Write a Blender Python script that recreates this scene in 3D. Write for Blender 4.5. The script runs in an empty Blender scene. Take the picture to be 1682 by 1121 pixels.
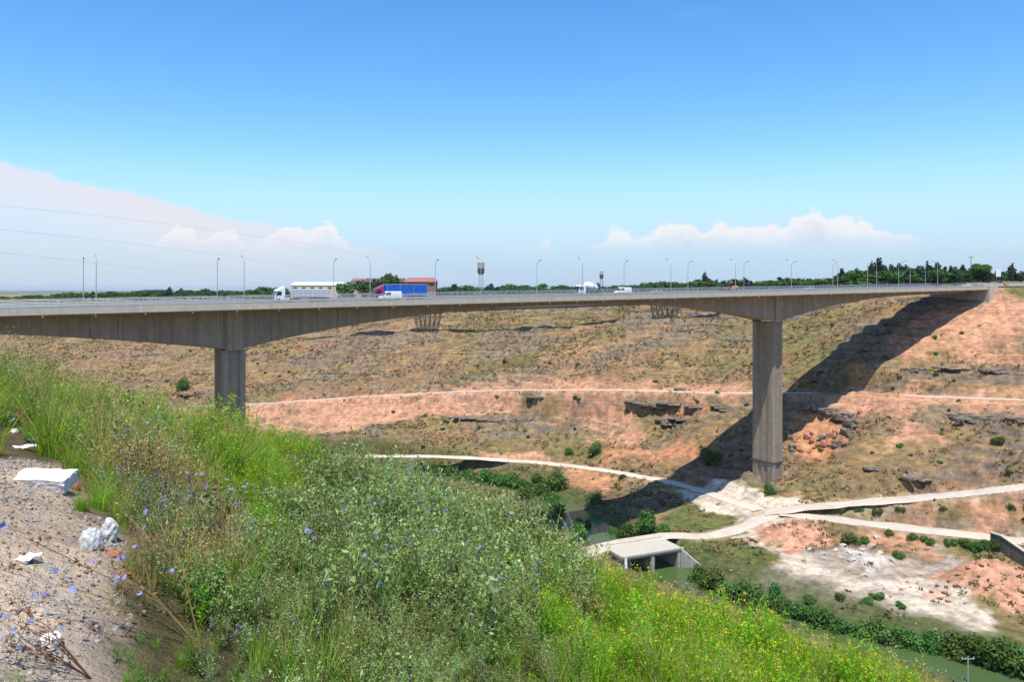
import bpy, math, random
import numpy as np
from math import radians, sin, cos, pi, sqrt, atan2, tan

random.seed(7)
rng = np.random.default_rng(7)
sc = bpy.context.scene
COL = sc.collection

# ------------------------------------------------------------------ camera, sky, sun, exposure
FPX = 1310.0           # focal length in photo pixels (photo 1682 x 1121)
HZ = 476.0             # row of the horizon in the photo
cam_d = bpy.data.cameras.new('camera')
cam_d.sensor_width = 36.0
cam_d.lens = FPX / 1682.0 * 36.0
cam_d.shift_y = -(560.5 - HZ) / 1682.0
cam_d.clip_start = 0.05
cam_d.clip_end = 60000
cam = bpy.data.objects.new('camera', cam_d)
cam.rotation_euler = (radians(90), 0, 0)
COL.objects.link(cam)
sc.camera = cam

BD = np.array([0.853, 0.5220]); BD = BD / np.linalg.norm(BD)      # bridge direction
BN = np.array([-BD[1], BD[0]])                                     # across it, away from the viewer
SUN_TO = np.array([-0.31 * BN[0] - 0.20 * BD[0], -0.31 * BN[1] - 0.20 * BD[1], 1.0])
SUN_TO = SUN_TO / np.linalg.norm(SUN_TO)
SUN_EL = math.asin(SUN_TO[2])
SUN_AZ = atan2(SUN_TO[0], SUN_TO[1])          # from +Y towards +X

sun_d = bpy.data.lights.new('sun', 'SUN')
sun_d.energy = 5.0
sun_d.angle = radians(0.5)
sun_d.color = (1.0, 0.955, 0.88)
sun = bpy.data.objects.new('sun', sun_d)
from mathutils import Vector, Matrix, Euler
sun.rotation_euler = Vector((-SUN_TO[0], -SUN_TO[1], -SUN_TO[2])).to_track_quat('-Z', 'Y').to_euler()
COL.objects.link(sun)

SKY_STRENGTH = 0.075
def make_world():
    w = bpy.data.worlds.new('World'); sc.world = w; w.use_nodes = True
    nt = w.node_tree; N = nt.nodes; L = nt.links; N.clear()
    def node(t, **kw):
        n = N.new(t)
        for k, v in kw.items(): setattr(n, k, v)
        return n
    def mth(op, a, b=None, c=None, clamp=False):
        n = node('ShaderNodeMath', operation=op); n.use_clamp = clamp
        for i, v in enumerate((a, b, c)):
            if v is None: continue
            if isinstance(v, (int, float)): n.inputs[i].default_value = v
            else: L.new(v, n.inputs[i])
        return n.outputs[0]
    def ramp(v, a, b):
        n = node('ShaderNodeMapRange', interpolation_type='SMOOTHSTEP')
        L.new(v, n.inputs[0]); n.inputs[1].default_value = a; n.inputs[2].default_value = b
        return n.outputs[0]
    def noise(vec, scale, detail=6, rough=0.55):
        n = node('ShaderNodeTexNoise'); n.inputs['Scale'].default_value = scale
        n.inputs['Detail'].default_value = detail; n.inputs['Roughness'].default_value = rough
        L.new(vec, n.inputs['Vector']); return n.outputs[0]
    sky = node('ShaderNodeTexSky', sky_type='NISHITA', sun_disc=False)
    sky.sun_elevation = SUN_EL; sky.sun_rotation = SUN_AZ
    sky.altitude = 900; sky.air_density = 1.0; sky.dust_density = 0.6; sky.ozone_density = 2.0
    hs = node('ShaderNodeHueSaturation'); hs.inputs['Saturation'].default_value = 1.32
    hs.inputs['Hue'].default_value = 0.500; hs.inputs['Value'].default_value = 2.45
    L.new(sky.outputs[0], hs.inputs['Color'])
    tc = node('ShaderNodeTexCoord'); sep = node('ShaderNodeSeparateXYZ')
    L.new(tc.outputs['Generated'], sep.inputs[0])
    x, y, z = sep.outputs
    az = mth('ARCTAN2', x, y); el = mth('ARCSINE', z)
    cmb = node('ShaderNodeCombineXYZ'); L.new(az, cmb.inputs[0]); L.new(mth('MULTIPLY', el, 1.35), cmb.inputs[1])
    cmb.inputs[2].default_value = 3.7
    v = cmb.outputs[0]
    n1 = noise(v, 9.0, 9, 0.58)            # cumulus billows
    n2 = noise(v, 3.2, 3, 0.5)             # groups
    n3 = noise(v, 30.0, 5, 0.6)
    # cumulus low over the horizon: billowed tops, bases lost in the mist
    c1 = node('ShaderNodeCombineXYZ'); L.new(mth('ADD', az, 0.22), c1.inputs[0]); c1.inputs[1].default_value = 2.31; c1.inputs[2].default_value = 8.2
    nA = noise(c1.outputs[0], 7.5, 3, 0.55)
    det = noise(v, 34.0, 7, 0.6); det2 = noise(v, 95.0, 4, 0.6)
    top = mth('ADD', 0.046, mth('MULTIPLY', mth('MAXIMUM', mth('SUBTRACT', nA, 0.40), 0.0), 0.20))
    top = mth('ADD', top, mth('ADD', mth('MULTIPLY', mth('SUBTRACT', det, 0.5), 0.052), mth('MULTIPLY', mth('SUBTRACT', det2, 0.5), 0.016)))
    inside = mth('SUBTRACT', top, el)
    cum = mth('MULTIPLY', mth('MULTIPLY', ramp(inside, 0.0, 0.009), ramp(el, 0.040, 0.075)), ramp(nA, 0.38, 0.50))
    lit = ramp(inside, 0.045, 0.004)
    # the long cloud bank whose upper edge comes down from the west (left) side
    edge = mth('SUBTRACT', mth('MULTIPLY', az, -0.21), -0.018)            # height of its edge
    edge = mth('ADD', edge, mth('ADD', mth('MULTIPLY', mth('SUBTRACT', n1, 0.5), 0.050), mth('MULTIPLY', mth('SUBTRACT', det, 0.5), 0.016)))
    below = ramp(mth('SUBTRACT', edge, el), 0.0, 0.006)
    fade = mth('SUBTRACT', 1.0, mth('MULTIPLY', ramp(mth('SUBTRACT', edge, el), 0.012, 0.075), 0.62))
    west = mth('SUBTRACT', 1.0, ramp(az, -0.42, -0.02))
    bank = mth('MULTIPLY', mth('MULTIPLY', below, fade), west)
    bank = mth('MULTIPLY', bank, mth('ADD', 0.55, mth('MULTIPLY', n2, 0.6)))
    # pale mist near the horizon
    mist = mth('MULTIPLY', mth('SUBTRACT', 1.0, ramp(el, 0.015, 0.185)), 0.95)
    # wisp high up
    w1 = noise(v, 2.1, 4, 0.6)
    wisp = mth('MULTIPLY', mth('MULTIPLY', ramp(w1, 0.62, 0.8), ramp(el, 0.3, 0.36)), 0.4)
    def mix(fac, a, b):
        n = node('ShaderNodeMix', data_type='RGBA')
        L.new(fac, n.inputs[0])
        if isinstance(a, tuple): n.inputs[6].default_value = a
        else: L.new(a, n.inputs[6])
        if isinstance(b, tuple): n.inputs[7].default_value = b
        else: L.new(b, n.inputs[7])
        return n.outputs[2]
    k = 1.0 / SKY_STRENGTH
    c = mix(mist, hs.outputs[0], (0.41 * k, 0.55 * k, 0.70 * k, 1))
    c = mix(mth('MULTIPLY', bank, 1.0, clamp=True), c, (0.68 * k, 0.67 * k, 0.72 * k, 1))
    c = mix(mth('MULTIPLY', cum, 0.92, clamp=True), c, mix(lit, (0.54 * k, 0.58 * k, 0.70 * k, 1), (0.79 * k, 0.77 * k, 0.78 * k, 1)))
    c = mix(wisp, c, (0.74 * k, 0.76 * k, 0.80 * k, 1))
    bg = node('ShaderNodeBackground'); bg.inputs['Strength'].default_value = SKY_STRENGTH
    L.new(c, bg.inputs[0])
    out = node('ShaderNodeOutputWorld'); L.new(bg.outputs[0], out.inputs[0])
make_world()

sc.view_settings.view_transform = 'Standard'
sc.view_settings.look = 'None'
sc.view_settings.exposure = 0.28
sc.view_settings.gamma = 1.0
sc.view_settings.use_curve_mapping = False
sc.cycles.use_denoising = True
sc.cycles.max_bounces = 6
sc.cycles.transparent_max_bounces = 8
sc.cycles.caustics_reflective = False
sc.cycles.caustics_refractive = False

# ------------------------------------------------------------------ helpers
def tag(o, label=None, cat=None, group=None, kind=None):
    if label: o['label'] = label
    if cat: o['category'] = cat
    if group: o['group'] = group
    if kind: o['kind'] = kind
    return o

def empty(name, loc, rz=0.0):
    o = bpy.data.objects.new(name, None); COL.objects.link(o)
    o.location = [float(v) for v in loc]; o.rotation_euler = (0, 0, rz); o.empty_display_size = 0.3
    return o

def link_mesh(name, me, parent=None):
    o = bpy.data.objects.new(name, me); COL.objects.link(o)
    if parent is not None: o.parent = parent
    return o

def np_mesh(name, V, F, mats=(), fmat=None, smooth=False):
    """V (n,3), F list of tuples or an (m,k) array"""
    me = bpy.data.meshes.new(name)
    V = np.asarray(V, dtype=np.float32)
    if isinstance(F, np.ndarray):
        m, k = F.shape
        me.vertices.add(len(V)); me.vertices.foreach_set('co', V.ravel())
        me.loops.add(m * k); me.loops.foreach_set('vertex_index', F.astype(np.int32).ravel())
        me.polygons.add(m)
        me.polygons.foreach_set('loop_start', np.arange(0, m * k, k, dtype=np.int32))
        me.polygons.foreach_set('loop_total', np.full(m, k, dtype=np.int32))
    else:
        me.from_pydata([tuple(map(float, v)) for v in V], [], [tuple(int(i) for i in f) for f in F])
    for mt in mats: me.materials.append(mt)
    if fmat is not None: me.polygons.foreach_set('material_index', np.asarray(fmat, dtype=np.int32))
    if smooth: me.polygons.foreach_set('use_smooth', np.ones(len(me.polygons), dtype=bool))
    me.update(calc_edges=True); me.validate()
    return me

class MB:
    """collects shapes for one mesh"""
    def __init__(s): s.v = []; s.f = []; s.m = []
    def add(s, V, F, mi=0):
        o = len(s.v); s.v.extend([tuple(map(float, p)) for p in V]); s.f.extend([tuple(i + o for i in f) for f in F]); s.m.extend([mi] * len(F)); return s
    def box(s, c, d, mi=0, rz=0.0, R=None, taper=1.0):
        x, y, z = d[0] / 2, d[1] / 2, d[2] / 2
        P = [(-x, -y, -z), (x, -y, -z), (x, y, -z), (-x, y, -z), (-x * taper, -y * taper, z), (x * taper, -y * taper, z), (x * taper, y * taper, z), (-x * taper, y * taper, z)]
        M = R if R is not None else Matrix.Rotation(rz, 3, 'Z')
        P = [M @ Vector(p) + Vector(c) for p in P]
        return s.add(P, [(0, 3, 2, 1), (4, 5, 6, 7), (0, 1, 5, 4), (1, 2, 6, 5), (2, 3, 7, 6), (3, 0, 4, 7)], mi)
    def tube(s, pts, r, n=6, mi=0, cap=True):
        pts = [Vector(p) for p in pts]; rs = r if isinstance(r, (list, tuple)) else [r] * len(pts)
        V = []; F = []
        for i, p in enumerate(pts):
            t = (pts[min(i + 1, len(pts) - 1)] - pts[max(i - 1, 0)])
            t = t.normalized() if t.length > 1e-9 else Vector((0, 0, 1))
            a = t.cross(Vector((0, 0, 1)));
            if a.length < 1e-3: a = t.cross(Vector((1, 0, 0)))
            a.normalize(); b = t.cross(a)
            for k in range(n):
                an = 2 * pi * k / n; V.append(p + (a * cos(an) + b * sin(an)) * rs[i])
        for i in range(len(pts) - 1):
            for k in range(n):
                F.append((i * n + k, i * n + (k + 1) % n, (i + 1) * n + (k + 1) % n, (i + 1) * n + k))
        if cap:
            F.append(tuple(range(n - 1, -1, -1))); F.append(tuple((len(pts) - 1) * n + k for k in range(n)))
        return s.add(V, F, mi)
    def lathe(s, prof, c=(0, 0, 0), n=14, axis='z', mi=0):
        V = []; F = []
        for (r, h) in prof:
            for k in range(n):
                a = 2 * pi * k / n
                if axis == 'z': V.append((c[0] + r * cos(a), c[1] + r * sin(a), c[2] + h))
                elif axis == 'y': V.append((c[0] + r * cos(a), c[1] + h, c[2] + r * sin(a)))
                else: V.append((c[0] + h, c[1] + r * cos(a), c[2] + r * sin(a)))
        for i in range(len(prof) - 1):
            for k in range(n):
                F.append((i * n + k, i * n + (k + 1) % n, (i + 1) * n + (k + 1) % n, (i + 1) * n + k))
        F.append(tuple(range(n))); F.append(tuple((len(prof) - 1) * n + k for k in range(n)))
        return s.add(V, F, mi)
    def prism(s, poly, y0, y1, mi=0, inset=None):
        """side polygon (x,z) pulled along y; inset = per-vertex y shrink"""
        n = len(poly); V = []
        for sgn, y in ((0, y0), (1, y1)):
            for i, (x, z) in enumerate(poly):
                k = inset[i] if inset else 0
                V.append((x, y + (k if sgn == 0 else -k), z))
        F = [tuple(range(n)), tuple(range(2 * n - 1, n - 1, -1))]
        for i in range(n): F.append((i, n + i, n + (i + 1) % n, (i + 1) % n))
        return s.add(V, F, mi)
    def build(s, name, mats, parent=None, smooth=False, bevel=0.0, fix=True):
        if not isinstance(mats, (list, tuple)): mats = [mats]
        me = bpy.data.meshes.new(name); me.from_pydata(s.v, [], s.f)
        for m in mats: me.materials.append(m)
        me.polygons.foreach_set('material_index', np.asarray(s.m, dtype=np.int32))
        if fix:
            import bmesh
            bm = bmesh.new(); bm.from_mesh(me); bmesh.ops.recalc_face_normals(bm, faces=bm.faces[:]); bm.to_mesh(me); bm.free()
        if smooth: me.polygons.foreach_set('use_smooth', np.ones(len(me.polygons), dtype=bool))
        me.update()
        o = link_mesh(name, me, parent)
        if bevel > 0:
            md = o.modifiers.new('bevel', 'BEVEL'); md.width = bevel; md.segments = 2; md.limit_method = 'ANGLE'; md.angle_limit = radians(40)
        return o

def copy_tree(o, parent=None):
    c = o.copy(); COL.objects.link(c)
    if parent is not None: c.parent = parent
    for ch in o.children: copy_tree(ch, c)
    return c

# ------------------------------------------------------------------ noise
def _hash(ix, iy, seed):
    h = (ix.astype(np.int64) * 374761393 + iy.astype(np.int64) * 668265263 + seed * 974634721) & 0xFFFFFFFF
    h = ((h ^ (h >> 13)) * 1274126177) & 0xFFFFFFFF
    h = (h ^ (h >> 16)) & 0xFFFFFFFF
    return h.astype(np.float64) / 4294967295.0
def vnoise(x, y, seed=0):
    ix = np.floor(x); iy = np.floor(y); fx = x - ix; fy = y - iy
    fx = fx * fx * fx * (fx * (fx * 6 - 15) + 10); fy = fy * fy * fy * (fy * (fy * 6 - 15) + 10)
    a = _hash(ix, iy, seed); b = _hash(ix + 1, iy, seed); c = _hash(ix, iy + 1, seed); d = _hash(ix + 1, iy + 1, seed)
    return (a * (1 - fx) + b * fx) * (1 - fy) + (c * (1 - fx) + d * fx) * fy
def fbm(x, y, seed=0, oct=4, gain=0.5):
    x = np.asarray(x, float); y = np.asarray(y, float)
    s = np.zeros_like(x); a = 1.0; t = 0.0
    for o in range(oct):
        s += a * vnoise(x * (2.03 ** o) + 17.3 * o, y * (2.03 ** o) - 9.1 * o, seed + o); t += a; a *= gain
    return s / t
def sstep(x, a, b):
    t = np.clip((x - a) / (b - a), 0, 1); return t * t * (3 - 2 * t)

# ------------------------------------------------------------------ material makers
def mat(name, col, rough=0.9, metal=0.0, spec=0.3, var=0.15, scale=3.0, bump=0.0, bscale=20.0, tint=0.0, stretch=None, streak=0.0, coords='Object'):
    m = bpy.data.materials.new(name); m.use_nodes = True
    nt = m.node_tree; N = nt.nodes; L = nt.links
    b = N['Principled BSDF']; b.inputs['Roughness'].default_value = rough; b.inputs['Metallic'].default_value = metal
    b.inputs['Specular IOR Level'].default_value = spec
    tc = N.new('ShaderNodeTexCoord'); mp = N.new('ShaderNodeMapping'); L.new(tc.outputs[coords], mp.inputs[0])
    if stretch: mp.inputs['Scale'].default_value = stretch
    nz = N.new('ShaderNodeTexNoise'); nz.inputs['Scale'].default_value = scale; nz.inputs['Detail'].default_value = 6; nz.inputs['Roughness'].default_value = 0.6
    L.new(mp.outputs[0], nz.inputs['Vector'])
    mr = N.new('ShaderNodeMapRange'); mr.inputs[1].default_value = 0.3; mr.inputs[2].default_value = 0.7
    mr.inputs[3].default_value = 1 - var; mr.inputs[4].default_value = 1 + var; L.new(nz.outputs[0], mr.inputs[0])
    fac = mr.outputs[0]
    if tint > 0:
        oi = N.new('ShaderNodeObjectInfo'); m2 = N.new('ShaderNodeMapRange'); m2.inputs[3].default_value = 1 - tint; m2.inputs[4].default_value = 1 + tint
        L.new(oi.outputs['Random'], m2.inputs[0]); mu = N.new('ShaderNodeMath'); mu.operation = 'MULTIPLY'
        L.new(fac, mu.inputs[0]); L.new(m2.outputs[0], mu.inputs[1]); fac = mu.outputs[0]
    if streak > 0:
        mp2 = N.new('ShaderNodeMapping'); mp2.inputs['Scale'].default_value = (1.6, 1.6, 0.05); L.new(tc.outputs[coords], mp2.inputs[0])
        n2 = N.new('ShaderNodeTexNoise'); n2.inputs['Scale'].default_value = 1.0; n2.inputs['Detail'].default_value = 5; L.new(mp2.outputs[0], n2.inputs['Vector'])
        m3 = N.new('ShaderNodeMapRange'); m3.inputs[1].default_value = 0.35; m3.inputs[2].default_value = 0.68; m3.inputs[3].default_value = 1 + streak * 0.4; m3.inputs[4].default_value = 1 - streak
        L.new(n2.outputs[0], m3.inputs[0]); mu = N.new('ShaderNodeMath'); mu.operation = 'MULTIPLY'
        L.new(fac, mu.inputs[0]); L.new(m3.outputs[0], mu.inputs[1]); fac = mu.outputs[0]
    mx = N.new('ShaderNodeVectorMath'); mx.operation = 'SCALE'; mx.inputs[0].default_value = col[:3]; L.new(fac, mx.inputs['Scale'])
    L.new(mx.outputs[0], b.inputs['Base Color'])
    if bump > 0:
        bp = N.new('ShaderNodeBump'); bp.inputs['Strength'].default_value = bump; bp.inputs['Distance'].default_value = 0.1
        n3 = N.new('ShaderNodeTexNoise'); n3.inputs['Scale'].default_value = bscale; n3.inputs['Detail'].default_value = 5; L.new(mp.outputs[0], n3.inputs['Vector'])
        L.new(n3.outputs[0], bp.inputs['Height']); L.new(bp.outputs[0], b.inputs['Normal'])
    return m

def leaf_mat(name, col, var=0.3, hue=0.03, trans=0.35, rough=0.6):
    m = bpy.data.materials.new(name); m.use_nodes = True
    nt = m.node_tree; N = nt.nodes; L = nt.links; N.clear()
    oi = N.new('ShaderNodeObjectInfo'); geo = N.new('ShaderNodeNewGeometry')
    hs = N.new('ShaderNodeHueSaturation'); hs.inputs['Color'].default_value = (*col, 1)
    a = N.new('ShaderNodeMapRange'); a.inputs[3].default_value = 1 - var; a.inputs[4].default_value = 1 + var; L.new(geo.outputs['Random Per Island'], a.inputs[0])
    b = N.new('ShaderNodeMapRange'); b.inputs[3].default_value = 0.5 - hue; b.inputs[4].default_value = 0.5 + hue; L.new(oi.outputs['Random'], b.inputs[0])
    a2 = N.new('ShaderNodeMapRange'); a2.inputs[3].default_value = 1 - var * 0.6; a2.inputs[4].default_value = 1 + var * 0.6; L.new(oi.outputs['Random'], a2.inputs[0])
    mu = N.new('ShaderNodeMath'); mu.operation = 'MULTIPLY'; L.new(a.outputs[0], mu.inputs[0]); L.new(a2.outputs[0], mu.inputs[1])
    L.new(mu.outputs[0], hs.inputs['Value']); L.new(b.outputs[0], hs.inputs['Hue'])
    d = N.new('ShaderNodeBsdfPrincipled'); d.inputs['Roughness'].default_value = rough; d.inputs['Specular IOR Level'].default_value = 0.12
    L.new(hs.outputs[0], d.inputs['Base Color'])
    t = N.new('ShaderNodeBsdfTranslucent'); L.new(hs.outputs[0], t.inputs['Color'])
    mx = N.new('ShaderNodeMixShader'); mx.inputs[0].default_value = trans
    L.new(d.outputs[0], mx.inputs[1]); L.new(t.outputs[0], mx.inputs[2])
    o = N.new('ShaderNodeOutputMaterial'); L.new(mx.outputs[0], o.inputs[0])
    return m

M = {}
ORD = ['first', 'second', 'third', 'fourth', 'fifth', 'sixth', 'seventh', 'eighth', 'ninth', 'tenth', 'eleventh', 'twelfth', 'thirteenth', 'fourteenth', 'fifteenth', 'sixteenth', 'seventeenth', 'eighteenth', 'nineteenth', 'twentieth', 'twenty-first', 'twenty-second', 'twenty-third', 'twenty-fourth']
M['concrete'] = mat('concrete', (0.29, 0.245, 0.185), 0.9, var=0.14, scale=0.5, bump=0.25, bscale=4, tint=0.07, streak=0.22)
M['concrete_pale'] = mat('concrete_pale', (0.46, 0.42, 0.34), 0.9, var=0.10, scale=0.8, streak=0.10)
M['concrete_deck'] = mat('concrete_deck', (0.33, 0.30, 0.25), 0.9, var=0.12, scale=0.4)
M['concrete_grey'] = mat('concrete_grey', (0.40, 0.38, 0.34), 0.9, var=0.16, scale=0.6, bump=0.2, bscale=5, streak=0.2)
M['concrete_shaded'] = mat('concrete_shaded', (0.11, 0.10, 0.09), 0.9, var=0.25, scale=0.5, streak=0.3)  # dark base colour stands in for shade on the retaining wall
M['asphalt'] = mat('asphalt', (0.055, 0.055, 0.056), 0.9, var=0.15, scale=0.5)
M['road_paint'] = mat('road_paint', (0.75, 0.75, 0.72), 0.7, var=0.1)
M['steel'] = mat('galvanised_steel', (0.42, 0.44, 0.46), 0.5, metal=0.4, var=0.08)
M['dark_steel'] = mat('dark_steel', (0.09, 0.08, 0.075), 0.7, metal=0.3, var=0.2)
M['white_paint'] = mat('white_paint', (0.78, 0.78, 0.77), 0.35, spec=0.5, var=0.04)
M['grey_tarp'] = mat('grey_tarp', (0.62, 0.62, 0.62), 0.6, var=0.08)
M['magenta_paint'] = mat('magenta_paint', (0.30, 0.03, 0.13), 0.35, spec=0.5, var=0.06)
M['blue_tarp'] = mat('blue_tarp', (0.015, 0.12, 0.48), 0.55, var=0.10, scale=1.2)
M['yellow_paint'] = mat('yellow_paint', (0.62, 0.30, 0.03), 0.5, var=0.15)
M['glass'] = mat('dark_glass', (0.02, 0.025, 0.03), 0.08, spec=0.7, var=0.02)
M['tyre'] = mat('tyre_rubber', (0.02, 0.02, 0.02), 0.9, var=0.1)
M['red_lamp'] = mat('red_plastic', (0.4, 0.02, 0.02), 0.4, var=0.05)
M['silver_paint'] = mat('silver_paint', (0.5, 0.52, 0.54), 0.35, metal=0.4, var=0.04)
M['cream_wall'] = mat('cream_wall', (0.55, 0.50, 0.38), 0.9, var=0.1, scale=0.3)
M['brick_wall'] = mat('brick_wall', (0.26, 0.17, 0.12), 0.9, var=0.15, scale=0.4)
M['roof_red'] = mat('roof_red', (0.30, 0.13, 0.11), 0.9, var=0.15, scale=0.3)
M['roof_pale'] = mat('roof_pale', (0.66, 0.64, 0.54), 0.7, var=0.08, scale=0.3)
M['roof_brown'] = mat('roof_brown', (0.11, 0.075, 0.06), 0.9, var=0.15, scale=0.3)
M['bark'] = mat('bark', (0.09, 0.065, 0.045), 0.95, var=0.3, scale=4)
M['rock'] = mat('rock', (0.21, 0.17, 0.135), 0.95, var=0.35, scale=0.9, bump=0.8, bscale=2.5, tint=0.15)
M['rock_red'] = mat('rock_red', (0.36, 0.175, 0.10), 0.95, var=0.3, scale=0.9, bump=0.8, bscale=2.5, tint=0.15)
M['rock_pale'] = mat('rock_pale', (0.44, 0.40, 0.35), 0.95, var=0.2, scale=1.2, bump=0.6, bscale=3, tint=0.15)
M['pine'] = leaf_mat('pine_needles', (0.022, 0.048, 0.020), 0.4, 0.02, 0.12)
M['broad'] = leaf_mat('broad_leaves', (0.052, 0.120, 0.020), 0.35, 0.025, 0.25)
M['poplar'] = leaf_mat('bright_leaves', (0.065, 0.15, 0.022), 0.3, 0.015, 0.3)
M['willow'] = leaf_mat('willow_leaves', (0.115, 0.205, 0.045), 0.45, 0.035, 0.35)
M['bush'] = leaf_mat('bush_leaves', (0.075, 0.165, 0.030), 0.45, 0.03, 0.3)
# ------------------------------------------------------------------ the lie of the land
def P(px, py, Y):                       # photo pixel + distance -> world point
    return ((px - 841.0) / FPX * Y, Y, -(py - HZ) / FPX * Y)
CT = [P(1574, 502, 320), P(1550, 503, 314), P(1600, 492, 314), P(1660, 482, 312), P(1640, 472, 345), P(1700, 474, 322), P(1682, 466, 360), P(1800, 466, 330), P(1500, 470, 400),
      P(1682, 520, 300), P(1600, 560, 296), P(1682, 585, 280), P(1560, 600, 286), P(1682, 655, 257), P(1500, 648, 276), P(1330, 644, 294),
      P(1500, 740, 244), P(1600, 735, 235), P(1682, 730, 229), P(1800, 720, 215), P(1400, 760, 250),
      P(1320, 835, 232), P(1500, 820, 226), P(1682, 800, 217), P(1800, 790, 210),
      P(1330, 852, 229), P(1500, 870, 216), P(1682, 890, 203), P(1800, 900, 196),
      P(1300, 905, 210), P(1450, 955, 190), P(1600, 940, 194), P(1682, 1000, 173), P(1300, 955, 192), P(1500, 1015, 173), P(1750, 940, 190),
      P(640, 748, 318), P(780, 752, 316), P(900, 760, 311), P(1000, 771, 301), P(1070, 785, 284), P(1180, 804, 262), P(1260, 782, 262), P(1200, 840, 243),
      P(960, 738, 322), P(1080, 748, 305), P(1180, 700, 290), P(1230, 720, 281),
      P(420, 665, 395), P(600, 651, 385), P(800, 641, 365), P(1000, 640, 335), P(1200, 645, 309),
      P(700, 705, 345), P(500, 705, 365), P(880, 700, 342), P(1050, 695, 315),
      P(1400, 538, 320), P(1300, 590, 325), P(1430, 492, 352), P(1200, 580, 345), P(1350, 530, 352), P(1200, 510, 395),
      P(700, 546, 440), P(620, 538, 462), P(1092, 525, 400), P(900, 534, 425), P(900, 580, 395), P(700, 590, 415), P(500, 600, 430),
      P(0, 562, 520), P(0, 620, 450), P(200, 570, 500), P(200, 640, 430), P(350, 620, 428), P(350, 580, 480), P(-200, 600, 480),
      P(700, 500, 560), P(1000, 488, 520), P(400, 512, 600), P(0, 520, 640), P(-300, 520, 660), P(1200, 484, 500), P(1450, 474, 480), P(1800, 468, 480),
      (-61, 173, -40), (-160, 112, -13), (-220, 80, -8), (0, 100, -52), (40, 130, -67), (-20, 200, -64), (-100, 260, -56), (-60, 290, -69), (-200, 330, -66),
      (-320, 330, -60), (-300, 450, -66), (0, 248, -68.5), (14, 232, -69.5), (20, 206, -70), (0, 30, -60), (-60, 60, -50), (60, 60, -66), (100, 90, -72), (150, 60, -72), (150, 0, -72),
      (120, 150, -70), (150, 120, -68), (200, 150, -62), (260, 180, -40), (300, 200, -20), (260, 240, -20), (330, 260, 2), (340, 160, 0), (-400, 150, -6),
      (-400, 400, -66), (-500, 520, -50), (420, 420, 4), (-600, 620, -24), (220, 60, -60), (320, 40, -20), (0, 740, -12), (-300, 760, -18), (300, 740, 0)]
P1 = np.array([-61.2, 173.0])
def t_of_px(px, n):
    r = (px - 841.0) / FPX; bx, by = P1 + n * BN
    return (r * by - bx) / (BD[0] - r * BD[1])
for _px, _py in ((1500, 512), (1468, 535), (1416, 562), (1369, 600), (1332, 624)):      # ground under the bridge, found from its shadow
    _Y = P1[1] + t_of_px(_px, 5.0) * BD[1] + 5.0 * BN[1]
    for _ in range(3):
        _n = 0.31 * (_py - HZ) / FPX * _Y; _Y = P1[1] + t_of_px(_px, _n) * BD[1] + _n * BN[1]
    CT.append(P(_px, _py, _Y))
CT = np.array(CT, float)
_c2 = 14.0 ** 2
def _phi(dx, dy): return np.sqrt(dx * dx + dy * dy + _c2)
_n = len(CT)
_A = np.zeros((_n + 3, _n + 3))
_A[:_n, :_n] = _phi(CT[:, None, 0] - CT[None, :, 0], CT[:, None, 1] - CT[None, :, 1]) - np.eye(_n) * 6.0
_A[:_n, _n:] = np.c_[np.ones(_n), CT[:, 0] / 100, CT[:, 1] / 100]; _A[_n:, :_n] = _A[:_n, _n:].T
_W = np.linalg.solve(_A, np.r_[CT[:, 2], 0, 0, 0])
def tps(X, Y):
    o = np.zeros(X.shape)
    for i in range(_n): o += _W[i] * _phi(X - CT[i, 0], Y - CT[i, 1])
    return o + _W[_n] + _W[_n + 1] * X / 100 + _W[_n + 2] * Y / 100
def plain(X, Y):
    return np.clip(-6 + 0.0145 * X, -26, 3.5)
def valley(X, Y):
    X = np.asarray(X, float); Y = np.asarray(Y, float)
    t = tps(np.clip(X, -650, 450), np.clip(Y, -20, 800))
    D = np.maximum(np.hypot(X * 0.9, Y) , Y)
    return t * (1 - sstep(D, 560, 820)) + plain(X, Y) * sstep(D, 560, 820)
def splus(x, w): return w * np.logaddexp(0, x / w)
def near(X, Y):
    Xc = -13 + splus(X + 13, 2.0)
    Yc = -4 + splus(Y + 4, 1.5)
    D = np.hypot(X, np.maximum(Y, 0))
    fall = 0.40 * splus(D - 20.0, 3.0) + 0.12 * np.maximum(-13 - X, 0) * 0
    return -1.65 - 0.328 * Xc - 0.196 * Yc - fall - 0.054 * np.maximum(Y, 0) * sstep(X, -4.0, 3.0)
def smax(a, b, k): return 0.5 * (a + b + np.sqrt((a - b) ** 2 + k * k))
def base(X, Y):
    v = valley(X, Y)
    return smax(v, near(X, Y), 2.5) * 1.0

def hit(px, py, ymin=135.0, ymax=900.0, f=None):
    """where the line of sight through a photo pixel meets the ground"""
    f = f or valley
    r = (px - 841.0) / FPX; s = -(py - HZ) / FPX
    Y = np.linspace(ymin, ymax, 3000); H = f(r * Y, Y)
    k = np.nonzero(H >= s * Y)[0]
    i = k[0] if len(k) else len(Y) - 1
    return np.array([r * Y[i], Y[i], s * Y[i]])

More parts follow.
